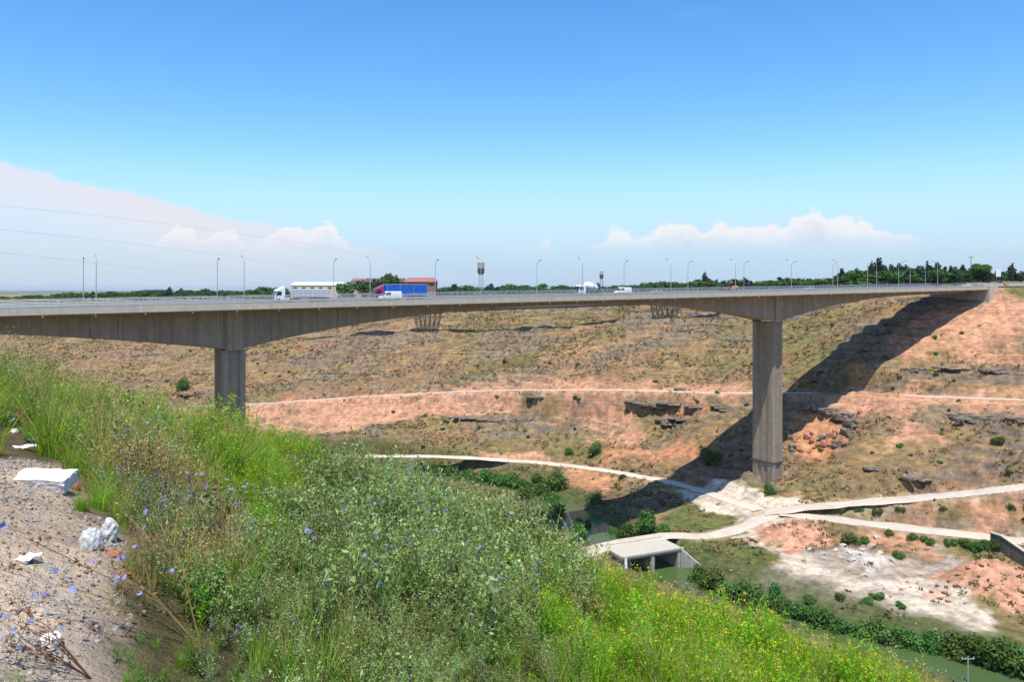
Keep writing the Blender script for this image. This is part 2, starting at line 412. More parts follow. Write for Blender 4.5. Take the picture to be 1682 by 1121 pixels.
# river centre line (world)
RIV = np.array([(190, 10), (160, 60), (128, 98), (104, 130), (87, 152), (70, 171), (53, 191), (37, 206), (34.6, 214.5), (28, 233), (19, 255), (16, 273), (7, 288), (-15, 304), (-50, 320), (-100, 339), (-170, 366), (-270, 402), (-420, 440)], float)
WATER = -73.0
def resample(pl, step):
    pl = np.asarray(pl, float); d = np.r_[0, np.cumsum(np.hypot(*np.diff(pl[:, :2], axis=0).T))]
    n = max(2, int(d[-1] / step)); t = np.linspace(0, d[-1], n)
    out = np.stack([np.interp(t, d, pl[:, i]) for i in range(pl.shape[1])], 1)
    # round the corners
    k = 5
    for _ in range(2):
        q = np.pad(out, ((k, k), (0, 0)), mode='reflect', reflect_type='odd')
        out = np.stack([np.convolve(q[:, i], np.ones(2 * k + 1) / (2 * k + 1), 'valid') for i in range(out.shape[1])], 1)
    return out
RIVS = resample(RIV, 1.5)
def dist_line(X, Y, S, reach):
    """distance to sampled line S (n,2+) and nearest index, only within reach"""
    d = np.full(X.shape, 1e9); idx = np.zeros(X.shape, int)
    bx0, bx1, by0, by1 = S[:, 0].min() - reach, S[:, 0].max() + reach, S[:, 1].min() - reach, S[:, 1].max() + reach
    k = np.nonzero((X > bx0) & (X < bx1) & (Y > by0) & (Y < by1))[0]
    for a in range(0, len(k), 20000):
        kk = k[a:a + 20000]
        dd = np.hypot(X[kk, None] - S[None, :, 0], Y[kk, None] - S[None, :, 1])
        j = dd.argmin(1); d[kk] = dd[np.arange(len(kk)), j]; idx[kk] = j
    return d, idx

# dirt roads: photo pixels met with the ground, width in metres
ROADPX = {'bench': ([(300, 668), (420, 664), (600, 651), (800, 641), (1000, 640), (1200, 646), (1330, 645), (1500, 650), (1682, 657), (1850, 664)], 3.0),
          'low': ([(440, 748), (640, 749), (780, 752), (900, 760), (1000, 771), (1070, 785), (1130, 798), (1190, 818), (1250, 838)], 4.6),
          'upper': ([(1255, 842), (1320, 835), (1400, 826), (1500, 818), (1600, 809), (1682, 800), (1850, 785)], 6.5),
          'lower': ([(1285, 843), (1340, 850), (1400, 858), (1500, 868), (1600, 879), (1682, 890), (1850, 908)], 6.0),
          'culvert': ([(1275, 843), (1240, 858), (1195, 876), (1150, 888), (1112, 893), (1062, 900), (1012, 906), (965, 914), (925, 926), (880, 930)], 5.0)}
ROADS = {}
for k_, (pl, w_) in ROADPX.items():
    if k_ == 'bench':                    # an even grade along the shelf
        pts = np.array([P(a, b, np.interp(a, [300, 420, 600, 800, 1000, 1200, 1330, 1500, 1682, 1850], [405, 395, 385, 365, 336, 309, 294, 276, 257, 245])) for a, b in pl])
    else: pts = np.array([hit(a, b) for a, b in pl])
    S = resample(pts, 1.5)
    z = valley(S[:, 0], S[:, 1]); kz = 9
    q = np.pad(z, kz, mode='reflect', reflect_type='odd'); z = np.convolve(q, np.ones(2 * kz + 1) / (2 * kz + 1), 'valid')
    if k_ == 'culvert':
        dd = np.hypot(S[:, 0] - 35.7, S[:, 1] - 210.0); z = z * sstep(dd, 12, 30) + (-68.0) * (1 - sstep(dd, 12, 30))
    if k_ != 'bench': S[:, 2] = z
    ROADS[k_] = (S, w_)

# ------------------------------------------------------------------ the bridge line and its approach roads
P1 = np.array([-61.2, 173.0])
def htop(t): return -3.46 + (np.minimum(t, 330) + 42) * 4.68 / 324
def bpt(t, n, z=0.0): return (P1[0] + t * BD[0] + n * BN[0], P1[1] + t * BD[1] + n * BN[1], z)
def t_of_px(px, n):
    r = (px - 841.0) / FPX; bx, by = P1 + n * BN
    return (r * by - bx) / (BD[0] - r * BD[1])
for k_, (ta, tb) in {'east': (284, 640), 'west': (-260, -114)}.items():
    t_ = np.arange(ta, tb, 2.0)
    ROADS['approach_' + k_] = (np.array([bpt(t, 0, htop(t) - 0.32) for t in t_]), 23.0)

def poly_w(px):                          # photo polygon -> ground polygon
    return np.array([hit(a, b)[:2] for a, b in px])
def in_poly(X, Y, poly, soft=2.0):
    """1 inside, 0 outside, soft edge (metres)"""
    out = np.zeros(X.shape)
    x0, y0 = poly.min(0) - soft * 2; x1, y1 = poly.max(0) + soft * 2
    k = np.nonzero((X > x0) & (X < x1) & (Y > y0) & (Y < y1))[0]
    if not len(k): return out
    x = X[k]; y = Y[k]; ins = np.zeros(len(k), bool); dm = np.full(len(k), 1e9)
    n = len(poly)
    for i in range(n):
        a = poly[i]; b = poly[(i + 1) % n]
        c = ((a[1] > y) != (b[1] > y)) & (x < (b[0] - a[0]) * (y - a[1]) / (b[1] - a[1] + 1e-12) + a[0]); ins ^= c
        e = b - a; t = np.clip(((x - a[0]) * e[0] + (y - a[1]) * e[1]) / (e @ e + 1e-9), 0, 1)
        dm = np.minimum(dm, np.hypot(x - a[0] - t * e[0], y - a[1] - t * e[1]))
    out[k] = sstep(np.where(ins, dm, -dm), -soft, soft)
    return out

ZONES = {}
def zone(kind, px, soft=2.5): ZONES.setdefault(kind, []).append((poly_w(px), soft))
# bare pinkish earth
zone('pink', [(300, 676), (420, 655), (600, 646), (760, 630), (900, 626), (1040, 630), (1140, 634), (1240, 636), (1240, 662), (1140, 664), (1020, 664), (1000, 700), (930, 694), (860, 672), (700, 682), (560, 700), (440, 708), (300, 705)], 5)
zone('pink', [(1290, 636), (1420, 630), (1560, 634), (1682, 628), (1800, 630), (1800, 690), (1682, 684), (1560, 668), (1480, 690), (1400, 666), (1300, 668)], 3)
zone('pink', [(1540, 500), (1600, 505), (1682, 490), (1800, 485), (1800, 570), (1682, 560), (1620, 590), (1540, 582), (1490, 588), (1440, 580), (1500, 535)], 4)
zone('pink', [(1030, 664), (1060, 700), (1050, 730), (1020, 735), (1000, 700)], 3)
zone('orange', [(990, 732), (1130, 730), (1135, 752), (1050, 758), (990, 748)], 2)
zone('orange', [(1290, 672), (1340, 668), (1372, 690), (1392, 720), (1360, 745), (1300, 748), (1290, 700)], 2)
zone('orange', [(1600, 590), (1682, 585), (1682, 606), (1610, 602)], 2)
zone('orange', [(730, 764), (800, 764), (850, 770), (850, 786), (790, 782), (735, 776)], 1.5)
zone('orange', [(925, 770), (990, 776), (1010, 792), (980, 812), (935, 800)], 1.5)
zone('pink', [(780, 738), (930, 742), (930, 752), (780, 748)], 1.5)
zone('pink', [(1480, 690), (1560, 725), (1500, 745), (1440, 752), (1450, 725)], 3)
zone('pink', [(1420, 862), (1500, 846), (1682, 822), (1682, 868), (1560, 868)], 1.5)
zone('pink', [(1400, 876), (1560, 884), (1640, 890), (1640, 906), (1540, 908), (1450, 898)], 1.5)
# pale track ground / gravel lot / field
zone('pale', [(1100, 812), (1180, 784), (1252, 795), (1264, 820), (1340, 829), (1350, 860), (1250, 878), (1205, 886), (1218, 858), (1165, 842)], 1.5)
zone('pale', [(1112, 812), (1180, 788), (1250, 796), (1264, 826), (1340, 834), (1350, 856), (1250, 860), (1200, 852), (1150, 832)], 1.5)
zone('field', [(1240, 886), (1290, 884), (1340, 905), (1420, 902), (1560, 908), (1600, 930), (1550, 980), (1610, 1035), (1560, 1050), (1460, 1000), (1330, 985), (1220, 965), (1190, 945), (1260, 938), (1275, 915)], 2)
zone('pale', [(1248, 880), (1290, 884), (1330, 925), (1420, 945), (1540, 962), (1600, 1010), (1640, 1050), (1590, 1060), (1520, 1005), (1420, 968), (1300, 950)], 2)
# green
zone('green', [(1108, 826), (1150, 832), (1210, 858), (1160, 884), (1112, 880), (1090, 850)], 2)
zone('green', [(1120, 900), (1230, 886), (1265, 920), (1250, 938), (1150, 930)], 2)
zone('green', [(1350, 836), (1460, 828), (1450, 846), (1370, 852)], 1.5)
zone('green', [(1588, 476), (1640, 473), (1682, 473), (1800, 472), (1800, 496), (1682, 492), (1620, 491)], 2)
zone('green', [(1190, 782), (1262, 786), (1255, 800), (1190, 800)], 1.5)
zone('green', [(1560, 884), (1650, 890), (1645, 918), (1560, 908)], 1.5)
zone('olive', [(1290, 545), (1360, 530), (1380, 560), (1330, 600), (1290, 610)], 6)
zone('olive', [(740, 570), (860, 560), (880, 600), (780, 610)], 6)
zone('olive', [(840, 650), (700, 720), (560, 735), (560, 715), (690, 690)], 5)
zone('olive', [(1290, 760), (1420, 720), (1560, 740), (1500, 800), (1330, 828), (1280, 800)], 4)
zone('olive', [(1070, 690), (1140, 690), (1130, 720), (1060, 725)], 4)
zone('green', [(1130, 955), (1380, 1010), (1560, 1060), (1682, 1085), (1682, 1050), (1560, 1030), (1380, 980), (1200, 950)], 2)
# tracks cut into the far slope, running up to the crest
zone('ochre', [(790, 636), (900, 590), (1040, 545), (1110, 515), (1140, 516), (1080, 550), (960, 600), (880, 636)], 3)
zone('dark_grass', [(740, 632), (820, 590), (900, 570), (905, 578), (830, 606), (770, 634)], 2)

def mound_field(X, Y):
    """heaps of tipped earth on the valley floor"""
    o = np.zeros(X.shape)
    for c, rx, ry, h in MOUNDS:
        d = np.hypot((X - c[0]) / rx, (Y - c[1]) / ry)
        o += h * sstep(1 - d, 0.0, 0.85)
    return o
MOUNDS = [(hit(1300, 880)[:2], 11.0, 9.0, 2.6), (hit(1430, 925)[:2], 8, 5, 1.6), (hit(1650, 975)[:2], 17, 12, 5.0), (hit(1590, 960)[:2], 10, 7, 2.0)]

def height(X, Y, masks=False):
    X = np.asarray(X, float).ravel(); Y = np.asarray(Y, float).ravel()
    v = valley(X, Y); nr = near(X, Y)
    D = np.hypot(X, Y)
    wv = sstep(v - nr, -1.0, 4.0)                       # 1 on the valley land, 0 on the near hill
    far = wv * sstep(D, 160, 240)
    slope = far * (1 - sstep(D, 520, 640)) * sstep(v, -69, -60)
    n1 = fbm(X / 46, Y / 46, 11, 4); n2 = fbm(X / 9, Y / 9, 23, 4)
    gully = np.abs(fbm(X / 60 + 3, Y / 34, 41, 3) - 0.5)
    v = v + far * ((n1 - 0.5) * 5.0 * sstep(v, -70, -52) + (n2 - 0.5) * 1.5) - slope * (0.10 - np.minimum(gully, 0.10)) * 22
    # rock strata: uneven steps that follow the height
    pm = fbm(X / 36, Y / 22, 57, 4)
    amt = slope * sstep(pm, 0.38, 0.58)
    hn = v + 3.2 * (fbm(X / 30, Y / 30, 71, 4) - 0.5)
    step = 2.9
    q = hn / step; fl = np.floor(q); fr = q - fl
    t = sstep(fr, 0.62, 0.86)
    v = v + amt * ((fl + t) * step - hn) * 0.85
    ledge = amt * sstep(fr, 0.60, 0.66) * (1 - sstep(fr, 0.84, 0.90))
    h = smax(v, nr, 1.2)
    h = h + (1 - wv) * ((fbm(X / 1.1, Y / 1.1, 91, 4) - 0.5) * 0.10 + (fbm(X / 5, Y / 5, 95, 3) - 0.5) * 0.30) * sstep(D, 2, 7)
    h = h + mound_field(X, Y) * (0.8 + 0.4 * fbm(X / 3, Y / 3, 5, 3))
    rd = np.full(X.shape, 1e9)
    for S, w in ROADS.values():
        R_ = w / 2 + 6
        d, i = dist_line(X, Y, S, R_ + 1)
        k = d < R_
        z = S[i[k], 2] - 0.22
        b = 1 - sstep(d[k], w / 2 + 0.6, w / 2 + 5.5)
        if w > 20:                                     # approach fills stop at the abutments
            tt = (X[k] - P1[0]) * BD[0] + (Y[k] - P1[1]) * BD[1]
            b = b * np.where(tt > 85, sstep(tt, 283.5, 286.5), 1 - sstep(tt, -116.5, -113.5))
        h[k] = h[k] * (1 - b) + z * b
        rd = np.minimum(rd, d - w / 2)
    d, i = dist_line(X, Y, RIVS, 40)
    k = (d < 38) & (wv > 0.2)
    hw = 6.3 + 0.9 * np.sin(RIVS[i[k], 1] * 0.11)
    dk = d[k] - hw
    hk = np.maximum(h[k], np.where(dk > 1.5, -72.5, -80.0))
    bank = -73.25 + np.maximum(dk, 0) * 0.62
    hk = np.minimum(hk, np.where(dk < 0, -74.2 + 0.95 * sstep(dk, -2, 0), bank + 40 * sstep(dk, 6, 10)))
    h[k] = hk
    # level footing under the far abutment and pier
    if masks: return h, dict(wv=wv, far=far, slope=slope, ledge=ledge, pm=pm, rd=rd, riv=d, n1=n1, n2=n2)
    return h
def hz(x, y): return float(height(np.array([x]), np.array([y]))[0])
def ghit(px, py, ymin=135.0): 
    p = hit(px, py, ymin, f=lambda X, Y: height(X, Y)); return p

def build_ground():
    dense = np.tan(np.linspace(math.atan(-0.80), math.atan(0.80), 1000))
    ang = np.concatenate([np.arctan(dense), np.linspace(math.atan(0.80), 2 * pi - math.atan(0.80), 90)[1:-1]])
    rad = np.concatenate([np.geomspace(0.4, 3, 14)[:-1], np.linspace(3, 28, 90)[:-1], np.linspace(28, 150, 60)[:-1], np.linspace(150, 190, 45)[:-1], np.linspace(190, 470, 340)[:-1], np.linspace(470, 700, 70)[:-1], np.geomspace(700, 26000, 46)])
    na, nr_ = len(ang), len(rad)
    A, R = np.meshgrid(ang, rad)
    X = (np.sin(A) * R).ravel(); Y = (np.cos(A) * R).ravel()
    H, mk = height(X, Y, True)
    H = np.where(R.ravel() > 9000, H, H)
    V = np.stack([X, Y, H], 1)
    V = np.vstack([V, [[0, 0, float(height(np.array([0.0]), np.array([0.0]))[0])]]])
    i = np.arange(nr_ - 1)[:, None] * na; j = np.arange(na)[None, :]; j2 = (np.arange(na) + 1)[None, :] % na
    F = np.stack([i + j, i + na + j, i + na + j2, i + j2], -1).reshape(-1, 4)[:, ::-1]
    me = np_mesh('ground', V, F)
    c0 = len(V) - 1
    # ---- kinds of ground, as colour of the earth itself
    wx = X + (mk['n2'] - 0.5) * 14 + (fbm(X / 3, Y / 3, 8, 3) - 0.5) * 5; wy = Y + (fbm(X / 8, Y / 8, 33, 4) - 0.5) * 16
    def lerp(a, b, t): return a * (1 - t[:, None]) + np.asarray(b)[None] * t[:, None]
    nA = fbm(X / 26, Y / 12, 101, 5); nB = fbm(X / 7, Y / 4.0, 102, 4); nC = fbm(X / 60, Y / 40, 103, 4); nD = fbm(X / 2.2, Y / 1.6, 104, 3)
    col = np.zeros((len(X), 3)) + np.array([0.255, 0.168, 0.080])                # dry straw-brown turf
    col = lerp(col, (0.135, 0.100, 0.052), sstep(nB, 0.44, 0.66) * 0.75)          # darker scrub
    col = lerp(col, (0.130, 0.125, 0.038), sstep(nC, 0.50, 0.64) * 0.5)         # olive grass
    col = lerp(col, (0.235, 0.120, 0.058), sstep(nA, 0.52, 0.66) * 0.65 * mk['slope']) # rusty earth
    col = lerp(col, (0.225, 0.175, 0.125), sstep(nB * 0.5 + nA * 0.5, 0.52, 0.62) * 0.35 * mk['slope'])  # stony grey
    zc = {'pink': (0.480, 0.250, 0.150), 'orange': (0.45, 0.215, 0.110), 'pale': (0.54, 0.45, 0.345), 'field': (0.38, 0.31, 0.25), 'green': (0.090, 0.115, 0.030), 'olive': (0.135, 0.135, 0.045), 'ochre': (0.33, 0.19, 0.09), 'dark_grass': (0.09, 0.085, 0.03)}
    zw = {'pink': 0.92, 'orange': 0.9, 'pale': 1.0, 'field': 0.85, 'green': 0.85, 'olive': 0.36, 'ochre': 0.6, 'dark_grass': 0.7}
    gl = np.zeros(len(X))
    for kd in ('olive', 'ochre', 'dark_grass', 'pink', 'orange', 'field', 'pale', 'green'):
        for poly, soft in ZONES.get(kd, []):
            w = in_poly(wx, wy, poly, soft) * zw[kd]
            w = w * (0.72 + 0.28 * sstep(nB, 0.35, 0.6)) if kd in ('olive', 'green', 'ochre', 'dark_grass') else w * (1 - 0.45 * sstep(nB + 0.25 * (nD - 0.5), 0.56, 0.72))
            col = lerp(col, zc[kd], w); gl = np.maximum(gl, w if kd in ('pink', 'orange', 'pale', 'field') else 0)
    col = lerp(col, (0.185, 0.150, 0.115), np.clip(mk['ledge'] * 1.0, 0, 1) * (0.85 - 0.6 * gl))
    for c, rx, ry, h in MOUNDS:
        d = np.hypot((wx - c[0]) / rx, (wy - c[1]) / ry)
        col = lerp(col, (0.48, 0.25, 0.155) if h != 1.6 else (0.42, 0.375, 0.32), 1 - sstep(d, 0.75, 1.0))
    # road verges and river mud
    col = lerp(col, (0.40, 0.29, 0.20), (1 - sstep(mk['rd'] + (nB - 0.5) * 4, 0.0, 2.5)) * 0.6)
    rv = (1 - sstep(mk['riv'] + (nB - 0.5) * 6, 9.0, 19.0)) * mk['wv']
    col = lerp(col, (0.070, 0.088, 0.030), rv * 0.8)
    # plain beyond the valley: fields
    pl = sstep(np.hypot(X, Y), 560, 760)
    fcol = lerp(np.zeros((len(X), 3)) + np.array([0.09, 0.115, 0.045]), (0.23, 0.19, 0.09), sstep(fbm(X / 300, Y / 120, 77, 2), 0.48, 0.55))
    col = col * (1 - pl[:, None]) + fcol * pl[:, None]
    # near hill: earth between the weeds, bare stony patch by the camera
    nw = 1 - mk['wv']
    ncol = lerp(np.zeros((len(X), 3)) + np.array([0.115, 0.088, 0.045]), (0.07, 0.085, 0.03), sstep(fbm(X / 0.8, Y / 0.8, 61, 3), 0.45, 0.6) * 0.7)
    bare = bare_mask(X, Y)
    ncol = lerp(ncol, (0.46, 0.345, 0.235), bare)
    ncol = lerp(ncol, (0.36, 0.30, 0.24), bare * sstep(fbm(X / 0.5, Y / 0.5, 63, 3), 0.5, 0.62) * 0.7)
    col = col * (1 - nw[:, None]) + ncol * nw[:, None]
    col *= (0.90 + 0.20 * nD)[:, None]
    C4 = np.ones((len(V), 4), np.float32); C4[:-1, :3] = col
    at = me.color_attributes.new('earth', 'FLOAT_COLOR', 'POINT'); at.data.foreach_set('color', C4.ravel())
    me.polygons.foreach_set('use_smooth', np.ones(len(me.polygons), dtype=bool))
    m = bpy.data.materials.new('earth'); m.use_nodes = True; nt = m.node_tree; N = nt.nodes; L = nt.links
    b = N['Principled BSDF']; b.inputs['Roughness'].default_value = 0.95; b.inputs['Specular IOR Level'].default_value = 0.1
    ca = N.new('ShaderNodeVertexColor'); ca.layer_name = 'earth'
    tc = N.new('ShaderNodeTexCoord')
    def nz(scale, det, rough=0.6, sc3=(1, 1, 1)):
        mp = N.new('ShaderNodeMapping'); mp.inputs['Scale'].default_value = sc3; L.new(tc.outputs['Object'], mp.inputs[0])
        n = N.new('ShaderNodeTexNoise'); n.inputs['Scale'].default_value = scale; n.inputs['Detail'].default_value = det; n.inputs['Roughness'].default_value = rough; L.new(mp.outputs[0], n.inputs['Vector']); return n.outputs[0]
    def mr(v, a, b_, c, d):
        n = N.new('ShaderNodeMapRange'); n.inputs[1].default_value = a; n.inputs[2].default_value = b_; n.inputs[3].default_value = c; n.inputs[4].default_value = d; L.new(v, n.inputs[0]); return n.outputs[0]
    def mul(a, b_):
        n = N.new('ShaderNodeMath'); n.operation = 'MULTIPLY'; L.new(a, n.inputs[0]); L.new(b_, n.inputs[1]); return n.outputs[0]
    f1 = mr(nz(0.45, 8, 0.7), 0.36, 0.64, 0.60, 1.38)                       # clumps of about two metres
    f2 = mr(nz(6.0, 6, 0.7), 0.3, 0.7, 0.80, 1.20)
    f3 = mr(nz(0.22, 5, 0.6, (0.35, 0.35, 6.0)), 0.40, 0.60, 0.88, 1.10)     # bedding lines
    sv = N.new('ShaderNodeVectorMath'); sv.operation = 'SCALE'; L.new(ca.outputs[0], sv.inputs[0]); L.new(mul(mul(f1, f2), f3), sv.inputs['Scale'])
    L.new(sv.outputs[0], b.inputs['Base Color'])
    ad = N.new('ShaderNodeMath'); ad.operation = 'ADD'; L.new(nz(0.8, 9, 0.72), ad.inputs[0])
    m2 = N.new('ShaderNodeMath'); m2.operation = 'MULTIPLY'; m2.inputs[1].default_value = 0.05; L.new(nz(25, 4), m2.inputs[0]); L.new(m2.outputs[0], ad.inputs[1])
    bp = N.new('ShaderNodeBump'); bp.inputs['Strength'].default_value = 0.8; bp.inputs['Distance'].default_value = 0.55
    L.new(ad.outputs[0], bp.inputs['Height']); L.new(bp.outputs[0], b.inputs['Normal'])
    me.materials.append(m)
    o = link_mesh('ground', me); tag(o, 'dry brown and pink earth slopes of the river valley', kind='structure')
    return o

# bare stony patch on the near hill (world polygon, metres)
def npt(px, py, up=0.0):
    """point of the near hill under a photo pixel"""
    r = (px - 841.0) / FPX; s = -(py - HZ) / FPX
    Y = np.linspace(2.0, 40.0, 3000); H = near(r * Y, Y) + up
    k = np.nonzero(H >= s * Y)[0]; i = k[0] if len(k) else 1800
    return np.array([r * Y[i], Y[i]])
BARE = np.array([npt(a, b) for a, b in [(-300, 762), (-40, 766), (20, 772), (140, 786), (165, 830), (150, 880), (160, 925), (190, 960), (205, 1000), (190, 1035), (120, 1065), (40, 1110), (-100, 1200), (-500, 1300)]])
def bare_mask(X, Y):
    jx = X + (fbm(X / 0.7, Y / 0.7, 201, 3) - 0.5) * 0.9; jy = Y + (fbm(X / 0.7, Y / 0.7, 202, 3) - 0.5) * 0.9
    return in_poly(jx, jy, BARE, 0.25)
build_ground()

def ribbon(name, S, w, z_up, m, label, kind='structure', jag=0.45):
    """a strip that follows a sampled line"""
    n = len(S); T = np.gradient(S[:, :2], axis=0); T /= np.linalg.norm(T, axis=1)[:, None]; Nn = np.stack([-T[:, 1], T[:, 0]], 1)
    offs = np.array([-1.0, -0.55, 0.0, 0.55, 1.0]); V = []
    for k, o in enumerate(offs):
        ww = w / 2 * o * (1.12 if jag > 0 else 1) * (1 + (fbm(np.arange(n) / 4.0 + 50 * k, np.zeros(n) + k, 300 + k, 3) - 0.5) * 2 * jag)
        q = S[:, :2] + Nn * ww[:, None]
        zz = S[:, 2] + z_up - (0.17 if abs(o) == 1 and jag > 0 else 0) + (0.03 if o == 0 else 0)
        V.append(np.c_[q, zz])
    V = np.stack(V, 1).reshape(-1, 3); k = len(offs)
    i = np.arange(n - 1)[:, None] * k; j = np.arange(k - 1)[None, :]
    F = np.stack([i + j, i + j + 1, i + k + j + 1, i + k + j], -1).reshape(-1, 4)
    me = np_mesh(name, V, F[:, ::-1] if False else F, [m], smooth=True)
    o = link_mesh(name, me); tag(o, label, kind=kind); return o
M['dirt_pink'] = mat('dirt_pink', (0.60, 0.40, 0.29), 0.95, var=0.12, scale=0.4, coords='Object')
M['dirt_pale'] = mat('dirt_pale', (0.56, 0.47, 0.36), 0.95, var=0.14, scale=0.3, bump=0.3, bscale=2)
M['dirt_grey'] = mat('dirt_grey', (0.50, 0.43, 0.34), 0.95, var=0.14, scale=0.3, bump=0.3, bscale=2)
ribbon('dirt_track', *ROADS['bench'], 0.0, M['dirt_pink'], 'thin pale track along the pink bench half way up the far slope')
ribbon('dirt_road', *ROADS['low'], 0.0, M['dirt_pale'], 'cream dirt road curving along the river towards the tall pier')
ribbon('dirt_road', *ROADS['upper'], -0.004, M['dirt_grey'], 'upper branch of the pale dirt road below the brown slope')
ribbon('dirt_road', *ROADS['lower'], 0.002, M['dirt_grey'], 'lower branch of the pale dirt road above the tipping ground')
ribbon('dirt_road', *ROADS['culvert'], -0.01, M['dirt_grey'], 'pale dirt road leading over the concrete culvert')

# water
mw = bpy.data.materials.new('river_water'); mw.use_nodes = True
_b = mw.node_tree.nodes['Principled BSDF']; _b.inputs['Base Color'].default_value = (0.065, 0.105, 0.035, 1); _b.inputs['Roughness'].default_value = 0.2; _b.inputs['Specular IOR Level'].default_value = 0.35
_t = mw.node_tree.nodes.new('ShaderNodeTexCoord'); _n1 = mw.node_tree.nodes.new('ShaderNodeTexNoise'); _n1.inputs['Scale'].default_value = 0.9; _n1.inputs['Detail'].default_value = 4
mw.node_tree.links.new(_t.outputs['Object'], _n1.inputs['Vector'])
_bp = mw.node_tree.nodes.new('ShaderNodeBump'); _bp.inputs['Strength'].default_value = 0.25; _bp.inputs['Distance'].default_value = 0.15
mw.node_tree.links.new(_n1.outputs[0], _bp.inputs['Height']); mw.node_tree.links.new(_bp.outputs[0], _b.inputs['Normal'])
_S = np.c_[RIVS, np.full(len(RIVS), WATER)]
ribbon('river_water', _S, 17.0, 0.0, mw, 'murky green river winding along the valley floor', jag=0.0)

for k_ in ('approach_east', 'approach_west'):
    ribbon('road', *ROADS[k_], 0.0, M['asphalt'], 'grey asphalt carriageway leading off the end of the bridge', jag=0.0)

# ------------------------------------------------------------------ the air: one closed box of thin haze
hz_m = bpy.data.materials.new('haze'); hz_m.use_nodes = True; _nt = hz_m.node_tree; _nt.nodes.clear()
_pv = _nt.nodes.new('ShaderNodeVolumePrincipled'); _pv.inputs['Color'].default_value = (0.80, 0.88, 1.0, 1); _pv.inputs['Density'].default_value = 0.00004; _pv.inputs['Anisotropy'].default_value = 0.2
_o = _nt.nodes.new('ShaderNodeOutputMaterial'); _nt.links.new(_pv.outputs[0], _o.inputs['Volume'])
tag(MB().box((0, 0, -20), (56000, 56000, 160)).build('haze', hz_m), 'thin summer haze over the valley and the plain', kind='stuff')
# ------------------------------------------------------------------ the big concrete bridge
T0, T1 = -112.0, 282.0
RZ = atan2(BD[1], BD[0])
def depth(t):
    s = abs(t) if t < 85 else abs(t - 170)
    u = max(0.0, (85 - s) / 85)
    return 3.0 + 7.1 * u ** 2 if t < 0 else 2.6 + 7.5 * u ** 2.4
bridge = empty('road_bridge', bpt(0, 0, htop(0)), 0)
tag(bridge, 'long grey concrete box girder bridge on two tall piers across the valley', 'bridge')
_b0 = np.array(bridge.location)
def br(name, V, F, mats, smooth=False, fmat=None):
    o = link_mesh(name, np_mesh(name, np.asarray(V, float) - _b0, F, mats if isinstance(mats, list) else [mats], fmat, smooth), bridge); return o
def sweep(name, prof, ts, m):
    """closed cross-section (n, z below the top line) carried along the bridge"""
    V = []; F = []; k = len(prof)
    for t in ts:
        for n, z in prof: V.append(bpt(t, n, htop(t) + z))
    for i in range(len(ts) - 1):
        for j in range(k): F.append((i * k + j, i * k + (j + 1) % k, (i + 1) * k + (j + 1) % k, (i + 1) * k + j))
    F.append(tuple(range(k))[::-1]); F.append(tuple((len(ts) - 1) * k + j for j in range(k)))
    return br(name, V, F, m)
TS = np.linspace(T0, T1, 80)
sweep('deck_slab', [(-10.9, -0.42), (10.9, -0.42), (10.9, -1.0), (4.9, -1.75), (-4.9, -1.75), (-10.9, -1.0)], TS, M['concrete_deck'])
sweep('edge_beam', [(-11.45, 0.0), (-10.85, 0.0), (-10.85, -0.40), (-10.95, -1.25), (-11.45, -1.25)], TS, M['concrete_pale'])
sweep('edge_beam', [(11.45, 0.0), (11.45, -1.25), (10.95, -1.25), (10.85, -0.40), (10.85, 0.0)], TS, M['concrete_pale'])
sweep('road_surface', [(-10.8, -0.34), (10.8, -0.34), (10.8, -0.40), (-10.8, -0.40)], TS, M['asphalt'])
for n in (-8.9, 8.9, -1.4, 1.4):
    sweep('edge_line', [(n - 0.08, -0.332), (n + 0.08, -0.332), (n + 0.08, -0.336), (n - 0.08, -0.336)], TS, M['road_paint'])
# girder: one block per casting stage
ts = np.arange(T0, T1 + 0.1, (T1 - T0) / 79)
for i in range(79):
    a, b = ts[i] + 0.03, ts[i + 1] - 0.03
    V = []
    for t in (a, b):
        top = htop(t) - 1.76; bot = htop(t) - max(depth(t), 2.5)
        for n, z in ((-4.6, top), (4.6, top), (4.6, bot + 0.25), (4.35, bot), (-4.35, bot), (-4.6, bot + 0.25)): V.append(bpt(t, n, z))
    F = [(0, 1, 2, 3, 4, 5)[::-1], tuple(range(6, 12))] + [(j, (j + 1) % 6, 6 + (j + 1) % 6, 6 + j) for j in range(6)]
    br('girder_segment', V, F, M['concrete'])
